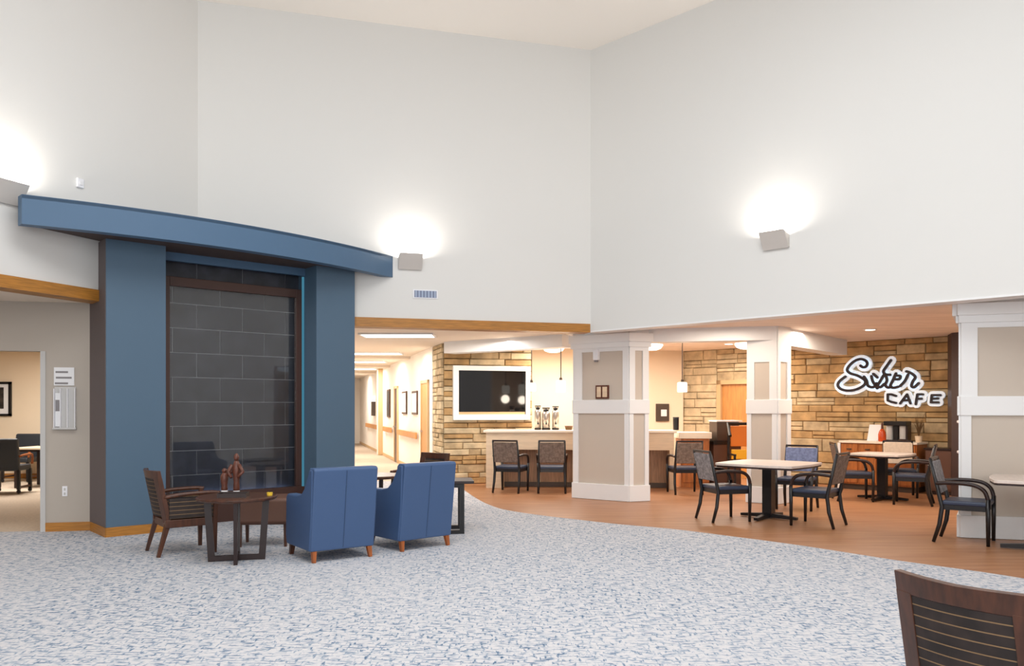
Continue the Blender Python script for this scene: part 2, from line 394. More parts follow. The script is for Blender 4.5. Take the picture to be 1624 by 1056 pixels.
# low ceilings
lc = MB().prism([along(B,D1,-0.3,N1,-T), along(A,D1,0.0,N1,-T), (0.55,17.0),(0.55,19),(-3.2,37.5),(-12,37.5),(-7.2,13)], LOW, LOW+.12)
struct('ceiling_corridor', lc, 'low_ceil', 'cream low ceiling of the corridor', 'ceiling')
kc = MB().prism([along(A,D2,0.0,N2,-T), (0.55,17.0),(0.4,19.6),(15,19.6),(15,4.0),along(A,D2,9.6,N2,-T)], LOW, LOW+.12)
struct('ceiling_cafe', kc, 'cafe_ceil', 'warm beige low ceiling of the dining area', 'ceiling')
sc = MB().prism([along(B,D3,0.0,N3,-T), along(B,D3,9.2,N3,-T), (-17,2.0),(-17,17.8),(-6.0,17.8),(-6.0,11)], LOW, LOW+.12)
struct('ceiling_side', sc, 'low_ceil', 'cream low ceiling of the side passage', 'ceiling')
# honey wood trims under the tall walls
struct('trim_1', MB().fbox(B, D1, N1, 1.9, LEN1-0.02, -T-0.01, 0.03, 2.695, 2.83), 'gold', 'honey wood trim along the foot of the tall back wall', 'trim')
struct('trim_2', MB().fbox(B, D3, N3, 1.4, 9.0, -T-0.01, 0.03, 2.78, 2.915), 'gold', 'honey wood trim along the foot of the tall left wall', 'trim')
struct('trim_3', MB().fbox(A, D2, N2, -0.06, 9.4, -T-0.01, 0.012, 2.70, 2.724), 'white', 'thin white trim along the foot of the tall right wall', 'trim')

# ---- grey passage wall with doorway, side room
GA = (-5.22, 9.87); GD = (-0.978, -0.208); GN = (0.208, -0.978)
u65 = hit(GA, GD, 66)
gw = MB(); gw.fbox(GA, GD, GN, -0.25, u65, -0.14, 0, 0, LOW); gw.fbox(GA, GD, GN, u65, u65+1.5, -0.14, 0, 2.2, LOW); gw.fbox(GA, GD, GN, u65+1.5, 9, -0.14, 0, 0, LOW)
struct('wall_passage', gw, 'grey_wall', 'taupe grey wall beside the blue pier', 'wall')
dj = MB(); dj.fbox(GA, GD, GN, u65-0.045, u65+0.012, -0.15, 0.012, 0, 2.2); dj.fbox(GA, GD, GN, u65+1.488, u65+1.55, -0.15, 0.012, 0, 2.2)
struct('trim_4', dj, 'acrylic', 'grey jamb of the side room doorway', 'trim')
struct('wall_side_back', MB().box(-17,-5.5,17.3,17.5,0,LOW), 'cream', 'cream wall at the back of the side room', 'wall')
struct('wall_side_right', MB().box(-5.66,-5.5,9.95,17.3,0,LOW), 'cream', 'cream wall of the side room', 'wall')
struct('wall_side_left', MB().box(-17.2,-17,2,17.5,0,LOW), 'cream', 'far wall of the side room', 'wall')
struct('baseboard_side', MB().box(-17,-5.66,17.28,17.3,0,0.1), 'gold', 'honey wood baseboard of the side room', 'baseboard')
struct('wall_side_front', MB().box(-17,L3[0]-0.0,2.0,2.2,0,LOW), 'cream', 'wall closing the side passage', 'wall')

# ---- corridor
CR = (-1.68, 16.84)
CN = (-0.964, -0.2656)
cw = MB(); cw.fbox(CR, DC, CN, -0.02, 18.6, -0.14, 0, 0, LOW)
struct('wall_corridor_right', cw, 'corr', 'cream corridor wall with handrail and doors', 'wall')
ub = hit(CR, DC, 607)
struct('trim_5', MB().fbox(CR, DC, CN, ub, ub+0.5, 0, 0.14, 0, LOW), 'corr', 'cream pilaster projecting from the corridor wall', 'trim')
struct('trim_6', MB().fbox(CR, DC, CN, ub-0.03, ub+0.005, 0.0, 0.15, 0, LOW), 'door_tan', 'brown corner guard of the corridor pilaster', 'trim')
CE = along(CR, DC, 18.4)
struct('wall_corridor_end', MB().fbox(CE, CN, DC, -0.3, 3.0, 0, 0.15, 0, LOW), 'corr', 'cream wall closing the corridor', 'wall')
CLo = along(CR, CN, 2.45)
struct('wall_corridor_left', MB().fbox(CLo, DC, CN, -4.2, 18.6, 0, 0.14, 0, LOW), 'corr', 'cream wall on the far side of the corridor', 'wall')
struct('baseboard_corridor', MB().fbox(CR, DC, CN, 0.0, 18.4, 0, 0.015, 0, 0.09), 'door_tan', 'tan baseboard of the corridor', 'baseboard')
# crosswise soffits of the corridor ceiling
for i, t in enumerate((3.2, 7.4, 11.6)):
    struct('trim_%d' % (7+i), MB().fbox(along(CR,DC,t), CN, DC, 0, 2.4, 0, 0.5, LOW-0.06, LOW), 'low_ceil', 'shallow cream soffit across the corridor', 'trim')
# corridor doors
def corridor_door(k, px0, px1, top, m, label):
    u0, u1 = sorted((hit(CR,DC,px0), hit(CR,DC,px1)))
    d = struct('door_%d' % k, MB().fbox(CR, DC, CN, u0+0.05, u1-0.05, 0.0, 0.03, 0.0, top-0.05), m, label, 'door')
    fr = MB(); fr.fbox(CR,DC,CN,u0,u0+0.07,0,0.05,0,top); fr.fbox(CR,DC,CN,u1-0.07,u1,0,0.05,0,top); fr.fbox(CR,DC,CN,u0,u1,0,0.05,top-0.07,top)
    obj('door_frame', fr, 'door_tan', d)
    obj('door_handle', MB().fbox(CR,DC,CN,u1-0.2,u1-0.1,0.03,0.08,0.98,1.02), 'steel', d)
    return d
corridor_door(1, 681, 670, 2.13, 'door_wood', 'honey wood corridor door beside the stone wall')
corridor_door(2, 632.5, 627, 2.13, 'walnut', 'dark brown corridor door between the pictures')
dE = struct('door_3', MB().fbox(along(CE,CN,0.62), CN, DC, 0, 1.0, -0.03, 0.0, 0, 2.1), 'corr', 'white door at the end of the corridor', 'door')
fe = MB(); o3 = along(CE,CN,0.55)
fe.fbox(o3,CN,DC,0,0.08,-0.05,0,0,2.18); fe.fbox(o3,CN,DC,1.06,1.14,-0.05,0,0,2.18); fe.fbox(o3,CN,DC,0,1.14,-0.05,0,2.1,2.18)
obj('door_frame', fe, 'orange_wood', dE)

# ---- stone laying
def lay_stones(parent, o, d, n, u0, u1, z0, z1, hmin=0.09, hmax=0.19, lmin=0.22, lmax=0.75, holes=(), mats=('stone','stone_b','stone_c'), limit=290):
    z = z0; count = 0; rows = []
    while z < z1 - 0.03:
        h = min(random.uniform(hmin, hmax), z1 - z)
        if z1 - z - h < 0.05: h = z1 - z
        u = u0
        while u < u1 - 0.01:
            l = min(random.uniform(lmin, lmax), u1 - u)
            if u1 - u - l < 0.12: l = u1 - u
            parts = [(u, l, z, h)]
            if h > 0.15 and random.random() < 0.35: parts = [(u, l, z, h*0.45), (u, l, z+h*0.45, h*0.55)]
            rows += parts
            u += l
        z += h
    for (u, l, z, h) in rows:
        skip = any(u >= a and u+l <= b and z >= c and z+h <= e for a, b, c, e in holes)
        if skip or count >= limit: continue
        g = 0.005; q = random.uniform(0.030, 0.058); c = 0.012
        a0, a1, b0, b1 = u+g, u+l-g, z+g, z+h-g
        P = lambda uu, qq, zz: (o[0]+d[0]*uu+n[0]*qq, o[1]+d[1]*uu+n[1]*qq, zz)
        j = lambda: random.uniform(-0.004, 0.004)
        cc = min(c, (b1-b0)*0.3)
        vs = [P(a0,0,b0),P(a1,0,b0),P(a1,0,b1),P(a0,0,b1),
              P(a0+j(),q*0.7,b0+j()),P(a1+j(),q*0.7,b0+j()),P(a1+j(),q*0.7,b1+j()),P(a0+j(),q*0.7,b1+j()),
              P(a0+cc,q+j(),b0+cc),P(a1-cc,q+j(),b0+cc),P(a1-cc,q+j(),b1-cc),P(a0+cc,q+j(),b1-cc)]
        fs = [(0,1,5,4),(1,2,6,5),(2,3,7,6),(3,0,4,7),(4,5,9,8),(5,6,10,9),(6,7,11,10),(7,4,8,11),(8,9,10,11)]
        obj('stone', MB().add(vs, fs), random.choice(mats), parent); count += 1
    return count

# ---- stone wall with the television
S1 = (-1.36, 15.9)
tvw = struct('wall_television', MB().fbox(S1, D1, N1, 0.0, 1.83, -0.3, 0.0, 0, LOW), 'mortar', 'tan ledge stone wall holding the television', 'wall')
obj('core', MB().fbox(S1, DC, (0.964,0.2656), 0.0, 0.98, 0.0, 0.28, 0, LOW), 'mortar', tvw)
lay_stones(tvw, S1, D1, N1, 0.0, 1.83, 0.0, LOW, limit=180)
lay_stones(tvw, S1, DC, CN, 0.0, 0.98, 0.0, LOW, lmin=0.3, lmax=0.7, limit=70, mats=('stone','stone_c'))
# bulkhead above it
bk0 = at(704, 545, 15.6); bk1 = at(905, 540, 13.9)
bd = Vector((bk1[0]-bk0[0], bk1[1]-bk0[1])).normalized(); bn = (bd[1], -bd[0])
struct('trim_10', MB().fbox(bk0[:2], bd, bn, 0.0, 2.72, -0.35, 0.0, 2.58, LOW), 'white', 'white bulkhead above the television wall', 'trim')

# ---- kitchen recess
K0 = (3.78, 18.1)
struct('wall_kitchen', MB().fbox(K0, D1, N1, -3.6, 0.1, -0.2, 0, 0, LOW), 'cream', 'cream wall behind the serving counter', 'wall')
struct('wall_kitchen_side', MB().fbox((0.36,16.4), DC, (0.964,0.2656), 0.0, 1.0, -0.1, 0.03, 0, LOW), 'cream', 'cream return wall beside the television', 'wall')

# ---- stone cafe wall
E2 = (6.62, 15.56)
us0 = -1.75; us1 = 4.02
udoor0 = hit(E2, (-D2[0],-D2[1]), 1187); 
W2 = (-D2[0], -D2[1])                     # from the right end towards the far left
ua = -1.78; ub2 = hit(E2, W2, 1078)
udr = hit(E2, W2, 1138); udl = udr - 1.05
cafe = struct('wall_cafe', MB().fbox(E2, W2, N2, ua, udl, -0.3, 0, 0, LOW).fbox(E2, W2, N2, udr, ub2+0.1, -0.3, 0, 0, LOW).fbox(E2, W2, N2, udl, udr, -0.3, 0, 2.1, LOW),
              'mortar', 'honey ledge stone wall carrying the script sign', 'wall')
lay_stones(cafe, E2, W2, N2, ua, udl, 0.9, LOW, hmin=0.12, hmax=0.21, lmin=0.3, lmax=0.9, mats=('stone_b','stone_b','stone'), limit=175)
lay_stones(cafe, E2, W2, N2, ua, udl, 0.0, 0.9, hmin=0.17, hmax=0.23, lmin=0.5, lmax=0.9, mats=('stone_b','stone'), limit=50)
lay_stones(cafe, E2, W2, N2, udr, ub2, 0.0, LOW, hmin=0.15, hmax=0.22, lmin=0.3, lmax=0.7, mats=('stone_c',), limit=60)
lay_stones(cafe, E2, W2, N2, udl, udr, 2.1, LOW, hmin=0.15, hmax=0.22, lmin=0.4, lmax=0.7, mats=('stone_c','stone'), limit=14)
dd = struct('door_4', MB().fbox(E2, W2, N2, udl+0.06, udr-0.1, -0.08, -0.03, 0, 2.04), 'door_wood', 'honey wood door in the stone wall', 'door')
fr = MB(); fr.fbox(E2,W2,N2,udr-0.1,udr,-0.1,0.05,0,2.12); fr.fbox(E2,W2,N2,udl-0.04,udl+0.06,-0.1,0.05,0,2.12); fr.fbox(E2,W2,N2,udl,udr,-0.1,0.05,2.03,2.12)
obj('door_frame', fr, 'door_tan', dd)
obj('door_handle', MB().fbox(E2,W2,N2,udr-0.24,udr-0.13,-0.03,0.03,1.0,1.03), 'steel', dd)
# dark door at the right end of the stone wall
Q0 = along(E2, W2, ua); 
dm = MB().prism([at(1503,600,Q0[1]-0.12)[:2], at(1509,600,13.75)[:2], at(1527,600,13.55)[:2], (Q0[0]+0.5, Q0[1]-0.1)], 0, LOW)
d5 = struct('door_5', dm, 'maroon', 'dark maroon door at the end of the stone wall', 'door')
for zz in (1.28, 0.77): obj('door_knob', MB().lathe([(0.0,-0.03),(0.03,-0.02),(0.035,0),(0.03,0.02),(0.0,0.03)], 10), 'plastic', d5, smooth=True, loc=(at(1521,600,13.53)[0], 13.53, zz))
struct('wall_cafe_right', MB().fbox((7.75,13.75), (0.712,-0.702), N2, 0, 9.5, -0.2, 0, 0, LOW), 'cream', 'wall closing the dining area', 'wall')
struct('wall_cafe_front', MB().box(8.0,15,3.9,4.1,0,LOW), 'cream', 'wall closing the dining area beside the entrance', 'wall')

# ---- columns and header beams
def hull4(L, V, R): return [L, V, R, (R[0]+L[0]-V[0], R[1]+L[1]-V[1])]
def column(L, V, R, top, upA, loA, upB, loB, label, cornice=True, up_top=2.44):
    c = struct('column', MB().prism(hull4(L,V,R), 0, top), 'taupe', label, 'column')
    for (p, q, up, lo) in ((L, V, upA, loA), (V, R, upB, loB)):
        ln = math.hypot(q[0]-p[0], q[1]-p[1]); d = ((q[0]-p[0])/ln, (q[1]-p[1])/ln); n = (d[1], -d[0])
        t = 0.022
        st = MB(); st.fbox(p,d,n,-0.0,up[0],0,t,1.42,top); st.fbox(p,d,n,up[1],ln,0,t,1.42,top)
        st.fbox(p,d,n,-0.0,lo[0],0,t,0.0,1.64); st.fbox(p,d,n,lo[1],ln,0,t,0.0,1.64)
        obj('stile', st, 'white', c)
        obj('top_rail', MB().fbox(p,d,n,up[0],up[1],0,t,up_top,top), 'white', c)
        obj('middle_rail', MB().fbox(p,d,n,-0.01,ln+0.01,0,t+0.014,1.42,1.645), 'white', c, bevel=0.006)
        obj('base_board', MB().fbox(p,d,n,-0.015,ln+0.015,0,t+0.02,0.0,0.26), 'white', c, bevel=0.006)
        if cornice:
            obj('cornice', MB().fbox(p,d,n,-0.03,ln+0.03,0,0.05,2.50,2.585).fbox(p,d,n,-0.05,ln+0.05,0,0.085,2.585,2.72), 'white', c)
    return c
c1L, c1V, c1R = (1.04,13.52), (1.89,12.93), (2.22,13.05)
col1 = column(c1L, c1V, c1R, LOW, (0.17,0.93), (0.10,0.96), (0.10,0.24), (0.07,0.28), 'white panelled column below the corner of the tall walls')
c2L, c2V, c2R = (3.78,12.87), (4.17,12.60), (4.46,12.86)
col2 = column(c2L, c2V, c2R, LOW, (0.12,0.36), (0.07,0.40), (0.07,0.28), (0.07,0.28), 'white panelled column behind the dining table', cornice=False, up_top=2.24)
c3V = (5.245, 9.36)
c3R = (c3V[0]+1.4*0.955, c3V[1]-1.4*0.297)
c3L = (c3V[0]+0.46, c3V[1]+0.75)
col3 = column(c3L, c3V, c3R, LOW, (0.1,0.75), (0.1,0.75), (0.17,1.2), (0.105,1.25), 'white panelled column behind the curved armchair')
ln = math.hypot(c2L[0]-c1R[0], c2L[1]-c1R[1]); hd = ((c2V[0]-c1R[0]+0.0), (c2V[1]-c1R[1])); hl = math.hypot(*hd); hd = (hd[0]/hl, hd[1]/hl); hn = (hd[1], -hd[0])
struct('trim_11', MB().fbox(c1R, hd, hn, -0.25, hl, -0.3, 0.0, 2.585, LOW), 'white', 'white header beam between the two panelled columns', 'trim')
b0 = (4.30,12.72); b1 = (6.36,15.20); bl = math.hypot(b1[0]-b0[0], b1[1]-b0[1]); b_d = ((b1[0]-b0[0])/bl,(b1[1]-b0[1])/bl); b_n = (b_d[1], -b_d[0])
struct('trim_12', MB().fbox(b0, b_d, b_n, 0, bl, -0.3, 0, 2.52, LOW), 'white', 'white header beam from column to stone wall', 'trim')
# column details
pl = thing('wall_plaque', 'small brown framed plaque on the panelled column', 'plaque', kind='thing')
ln1 = math.hypot(c1V[0]-c1L[0], c1V[1]-c1L[1]); cd = ((c1V[0]-c1L[0])/ln1, (c1V[1]-c1L[1])/ln1); cn = (cd[1], -cd[0])
um = hit(c1L, cd, 956)
obj('frame', MB().fbox(c1L,cd,cn,um-0.12,um+0.12,0.0,0.03,1.665,1.885), 'bronze', pl)
obj('print', MB().fbox(c1L,cd,cn,um-0.095,um-0.02,0.03,0.034,1.69,1.86).fbox(c1L,cd,cn,um+0.01,um+0.095,0.03,0.034,1.69,1.86), 'pale_wood', pl)
sp = thing('wall_sensor', 'small white sensor box high on the panelled column', 'sensor', kind='thing')
us = hit(c1L, cd, 948)
obj('housing', MB().fbox(c1L,cd,cn,us-0.045,us+0.045,0,0.09,2.30,2.47), 'plastic', sp, bevel=0.01)
obj('lens', MB().fbox(c1L,cd,cn,us-0.025,us+0.025,0.03,0.08,2.27,2.30), 'ink', sp)
# ================================================================== ALCOVE (blue surround, dark tiles behind glass)
P0 = (-4.735, 9.34); AU = (0.755, 0.656); AM = (-0.656, 0.755); AF = (0.656, -0.755)
alc = thing('tiled_alcove', 'tall blue surround with curved canopy framing a dark tiled glass wall', 'alcove', kind='thing')
obj('pier', MB().fbox(P0,AU,AM,0,0.674,0,0.74,0,3.49), 'blue', alc, bevel=0.006)
obj('pier', MB().fbox(P0,AU,AM,2.681,3.285,0,0.62,0,3.49), 'blue', alc, bevel=0.006)
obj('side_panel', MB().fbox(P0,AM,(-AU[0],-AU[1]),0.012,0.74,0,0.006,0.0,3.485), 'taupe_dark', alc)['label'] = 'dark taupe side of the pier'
obj('header', MB().fbox(P0,AU,AM,0.66,2.69,0.34,0.40,3.38,3.49), 'canopy_blue', alc)
obj('backing', MB().fbox(P0,AU,AM,0.6,2.75,0.56,0.64,0,3.49), 'grout', alc)
# tiles, laid in running bond
zr = 0.0; k = 0
while zr < 3.48:
    h = 0.31 if k == 0 else 0.32
    u = 0.62 - (0.31 if k % 2 else 0.0)
    while u < 2.74:
        a0, a1 = max(u, 0.6), min(u+0.62, 2.75)
        if a1 - a0 > 0.05:
            q = 0.56 - 0.012 - random.uniform(0, 0.004)
            obj('tile', MB().fbox(P0,AU,AM,a0+0.005,a1-0.005,q,0.56,zr+0.005,min(zr+h,3.48)-0.005), 'tile', alc)
        u += 0.62
    zr += h; k += 1
fr = MB(); fr.fbox(P0,AU,AM,0.674,0.85,0.40,0.47,0,3.19); fr.fbox(P0,AU,AM,2.576,2.681,0.40,0.47,0,3.19); fr.fbox(P0,AU,AM,0.85,2.576,0.40,0.47,3.07,3.19)
obj('frame', fr, 'brown_frame', alc, bevel=0.006)
obj('glass', MB().fbox(P0,AU,AM,0.85,2.576,0.43,0.438,0.40,3.07), 'pane', alc)
obj('sill', MB().fbox(P0,AU,AM,0.674,2.681,0.36,0.47,0.0,0.40), 'brown_frame', alc)
obj('light_strip', MB().fbox(P0,AU,AM,2.655,2.681,0.37,0.39,0.05,3.37), 'led', alc)
obj('light_bar', MB().fbox(P0,AU,AM,1.2,2.5,0.48,0.51,0.33,0.37), 'cool_led', alc)
# canopy
Eq, Er = (-5.118, 8.36), (-1.74, 11.80)
cl_ = math.hypot(Er[0]-Eq[0], Er[1]-Eq[1]); cd_ = ((Er[0]-Eq[0])/cl_, (Er[1]-Eq[1])/cl_); cf = (cd_[1], -cd_[0])
sag = 0.36; Rr = (cl_**2/4 + sag**2)/(2*sag)
def arc(off, n=28):
    out = []
    for i in range(n+1):
        s_ = (i/n - 0.5)*cl_
        q = math.sqrt(Rr*Rr - s_*s_) - (Rr - sag) - off
        out.append((Eq[0]+cd_[0]*(s_+cl_/2)+cf[0]*q, Eq[1]+cd_[1]*(s_+cl_/2)+cf[1]*q))
    return out
ao, ai = arc(0.0), arc(0.14)
obj('canopy', MB().prism(ao + ai[::-1], 3.43, 3.74), 'canopy_blue', alc)
obj('canopy_top', MB().prism(ao + [(B[0]+0.1,B[1]-0.12),(-5.27,8.62)], 3.70, 3.735), 'canopy_blue', alc)
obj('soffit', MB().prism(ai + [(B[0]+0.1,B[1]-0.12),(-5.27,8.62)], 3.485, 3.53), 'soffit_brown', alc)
bb = MB(); bb.fbox(P0,AU,AF,-0.012,0.674,0,0.014,0,0.11); bb.fbox(P0,AM,(-AU[0],-AU[1]),-0.014,0.66,0,0.014,0,0.11)
struct('baseboard_alcove', bb, 'gold', 'honey wood baseboard around the blue pier', 'baseboard')
struct('baseboard_passage', MB().fbox(GA,GD,GN,-0.12,u65-0.045,0,0.014,0,0.108), 'gold', 'honey wood baseboard of the grey passage wall', 'baseboard')

# ================================================================== WALL FITTINGS
def sconce(o, d, n, px, z, label):
    t = hit(o, d, px); p = along(o, d, t)
    rz = math.atan2(n[1], n[0]) - PI/2          # local +y points into the room
    s = thing('wall_sconce', label, 'wall light', (p[0], p[1], z), rz, 'uplight sconces on the tall walls')
    wd = 0.17
    obj('shade', MB().add([(-wd,0.17,0.11),(wd,0.17,0.11),(wd,0.035,-0.11),(-wd,0.035,-0.11),(-wd,0.158,0.11),(wd,0.158,0.11),(wd,0.022,-0.10),(-wd,0.022,-0.10)],
        [(0,1,2,3),(7,6,5,4),(0,4,5,1),(3,2,6,7),(0,3,7,4),(1,5,6,2)]), 'sconce', s)
    for sx in (-wd, wd):
        obj('side_plate', MB().add([(sx-0.004,0.0,0.06),(sx-0.004,0.16,0.10),(sx-0.004,0.03,-0.10),(sx-0.004,0.0,-0.10),(sx+0.004,0.0,0.06),(sx+0.004,0.16,0.10),(sx+0.004,0.03,-0.10),(sx+0.004,0.0,-0.10)],
            [(0,1,2,3),(7,6,5,4),(0,4,5,1),(1,5,6,2),(2,6,7,3),(3,7,4,0)]), 'sconce', s)
    obj('back_plate', MB().box(-wd,wd,0.0,0.012,-0.10,0.06), 'sconce', s)
    obj('bulb', MB().cyl((0,0.055),0.025,0.025,-0.01,0.05,12), 'lamp', s)
    l = bpy.data.lights.new('sconce_light', 'AREA'); l.shape = 'RECTANGLE'; l.size = 0.30; l.size_y = 0.09; l.energy = 19; l.color = (1.0,0.93,0.84)
    lo = bpy.data.objects.new('sconce_light', l); C.objects.link(lo); lo.parent = s; lo.location = (0, 0.085, 0.06); lo.rotation_euler = (PI, 0, 0)
    return s
sconce(B, D1, N1, 650, 3.66, 'grey uplight sconce beside the blue canopy, above the vent')
sconce(A, D2, N2, 1232, 3.68, 'grey uplight sconce high above the dining tables')
sconce(B, D3, N3, 6, 3.78, 'grey uplight sconce at the outer end of the blue canopy')

def on_wall(o, d, n, px0, px1):
    a, b = sorted((hit(o,d,px0), hit(o,d,px1))); return a, b
a, b = on_wall(B, D1, N1, 657, 692)
v = thing('air_vent', 'small blue grey air vent below the canopy end', 'vent', kind='thing')
obj('frame', MB().fbox(B,D1,N1,a-0.02,b+0.02,0,0.012,3.135,3.265), 'plastic', v)
obj('grille', MB().fbox(B,D1,N1,a,b,0.012,0.016,3.15,3.25), 'vent', v)
for i in range(7):
    uu = a + (b-a)*(i+0.5)/7
    obj('slat', MB().fbox(B,D1,N1,uu-0.008,uu+0.008,0.016,0.024,3.15,3.25), 'vent_slat', v)
a, b = on_wall(B, D3, N3, 120, 131)
th = thing('smoke_detector', 'small white detector on the wall above the blue canopy', 'detector', kind='thing')
obj('housing', MB().fbox(B,D3,N3,a,b,0,0.03,4.07,4.18), 'plastic', th, bevel=0.01)
obj('button', MB().fbox(B,D3,N3,(a+b)/2-0.02,(a+b)/2+0.02,0.03,0.036,4.10,4.14), 'paper', th)

# notices on the grey wall
def zg(py, Y=9.72): return EYE-(py-HOR)/FPX*Y
a, b = on_wall(GA, GD, GN, 86, 118)
nt = thing('notice_sheet', 'white printed notice sheet above the brochure holder', 'notice', kind='thing')
obj('sheet', MB().fbox(GA,GD,GN,a,b,0.0,0.012,zg(611),zg(582)), 'paper', nt)
for (y0_, y1_, f0, f1) in ((588,591,0.30,0.92),(597,600,0.12,0.9),(606,609,0.3,0.95)):
    obj('print', MB().fbox(GA,GD,GN,a+(b-a)*f0,a+(b-a)*f1,0.012,0.014,zg(y1_),zg(y0_)), 'ink', nt)
a, b = on_wall(GA, GD, GN, 87, 121)
bh = thing('brochure_holder', 'grey acrylic brochure holder on the taupe wall', 'holder', kind='thing')
obj('back_panel', MB().fbox(GA,GD,GN,a,b,0.004,0.012,zg(679),zg(613)), 'acrylic', bh)
for f in (0.0, 0.35, 0.68, 0.97):
    obj('divider', MB().fbox(GA,GD,GN,a+(b-a)*f,a+(b-a)*f+0.008,0.012,0.05,zg(679),zg(616)), 'plastic', bh)
obj('ledge', MB().fbox(GA,GD,GN,a-0.01,b+0.01,0.004,0.055,zg(681),zg(678)), 'acrylic', bh)
lf = thing('leaflet', 'white folded leaflet standing in the brochure holder', 'leaflet', kind='thing')
obj('cover', MB().fbox(GA,GD,GN,a+(b-a)*0.71,a+(b-a)*0.95,0.016,0.03,zg(676.5),zg(623)), 'paper', lf)
obj('print', MB().fbox(GA,GD,GN,a+(b-a)*0.73,a+(b-a)*0.93,0.03,0.032,zg(652),zg(634)), 'ink', lf)
a, b = on_wall(GA, GD, GN, 99, 107)
ot = thing('wall_outlet', 'white outlet plate low on the taupe wall', 'outlet', kind='thing')
obj('plate', MB().fbox(GA,GD,GN,a,b,0.0,0.008,zg(788),zg(772)), 'plastic', ot)
for zz in (777, 784): obj('socket', MB().fbox(GA,GD,GN,a+0.018,b-0.018,0.008,0.011,zg(zz+2),zg(zz-2)), 'acrylic', ot)

# ---- side room picture
pf = thing('framed_picture', 'black framed dark print on the cream side room wall', 'picture', kind='thing')
X0, X1 = at(-30,0,17.3)[0], at(19,0,17.3)[0]
zp0, zp1 = 1.34, 2.08
obj('frame', MB().box(X0,X1,17.25,17.3,zp0,zp0+0.05).box(X0,X1,17.25,17.3,zp1-0.05,zp1).box(X0,X0+0.05,17.25,17.3,zp0,zp1).box(X1-0.05,X1,17.25,17.3,zp0,zp1), 'black', pf)
obj('mat_board', MB().box(X0+0.05,X1-0.05,17.27,17.3,zp0+0.05,zp1-0.05), 'paper', pf)
obj('print', MB().box(X0+0.14,X1-0.16,17.262,17.275,zp0+0.16,zp1-0.12), 'art', pf)

# ---- corridor fittings
def corr_pic(px0, px1, z0, z1, label, m='art'):
    a, b = on_wall(CR, DC, CN, px0, px1)
    p = thing('corridor_picture', label, 'picture', kind='thing')
    obj('frame', MB().fbox(CR,DC,CN,a,b,0.0,0.035,z0,z1), 'walnut', p)
    obj('print', MB().fbox(CR,DC,CN,a+0.05,b-0.05,0.035,0.04,z0+0.05,z1-0.05), m, p)
corr_pic(663, 655, 1.36, 1.92, 'pale picture in a brown frame next to the honey corridor door', 'paper')
corr_pic(646, 639, 1.36, 1.95, 'pale picture in a brown frame next to the dark corridor door', 'paper')
corr_pic(619.5, 615, 1.24, 2.08, 'dark narrow picture before the corridor pilaster')
def rail(px0, px1, label):
    a, b = on_wall(CR, DC, CN, px0, px1)
    r = thing('handrail', label, 'handrail', group='corridor handrails', kind='thing')
    obj('rail', MB().fbox(CR,DC,CN,a,b,0.05,0.09,0.80,0.95), 'door_wood', r, bevel=0.012)
    for f in (0.1, 0.9): obj('bracket', MB().fbox(CR,DC,CN,a+(b-a)*f-0.02,a+(b-a)*f+0.02,0,0.05,0.85,0.90), 'steel', r)
rail(665, 634, 'honey wood handrail below the pale corridor pictures')
rail(624, 611, 'short honey wood handrail before the corridor pilaster')
a_, b_ = on_wall(CR, DC, CN, 603, 583)
rail(603, 583, 'honey wood handrail beyond the corridor pilaster')
a, b = on_wall(CR, DC, CN, 595.5, 593)
cs = thing('corridor_sconce', 'small dark wall lamp far down the corridor', 'wall light', kind='thing')
obj('shade', MB().fbox(CR,DC,CN,a,b,0,0.1,1.25,1.75), 'dkbrown', cs)
obj('cap', MB().fbox(CR,DC,CN,a,b,0,0.1,1.75,1.95), 'lamp_soft', cs)
# troffers
for i, (pxa, pxb, Y, lab) in enumerate(((570,684,13.7,'long lit ceiling light nearest the corridor opening'),(500,632,18.3,'lit ceiling light second along the corridor'),(500,606,21.6,'lit ceiling light third along the corridor'),(500,592,25.5,'lit ceiling light far down the corridor'))):
    p = at(pxb, 0, Y); x1 = p[0]; x0 = x1-1.22 if i else at(pxa,0,Y)[0]
    t = thing('ceiling_light', lab, 'ceiling light', ((x0+x1)/2, Y+0.35, LOW), 0.0, 'corridor ceiling lights', kind='thing')
    w_ = (x1-x0)/2
    obj('frame', MB().box(-w_-0.03,w_+0.03,-0.33,-0.29,-0.03,0).box(-w_-0.03,w_+0.03,0.29,0.33,-0.03,0).box(-w_-0.03,-w_,-0.3,0.3,-0.03,0).box(w_,w_+0.03,-0.3,0.3,-0.03,0), 'white', t)
    obj('diffuser', MB().box(-w_,w_,-0.3,0.3,-0.022,-0.005), 'lamp', t)
    
# ---- downlight in the cafe
for (px, py, Y, lab) in ((1380,522,13.1,'round recessed downlight in front of the script sign'),(1156,546,16.0,'round recessed downlight near the honey door')):
    p = at(px, py, Y)
    dl = thing('downlight', lab, 'downlight', (p[0], Y, LOW), 0, kind='thing')
    obj('trim_ring', MB().cyl((0,0),0.10,0.10,-0.012,0.0,20), 'white', dl)
    obj('lens', MB().cyl((0,0),0.075,0.075,-0.016,-0.008,20), 'lamp', dl)

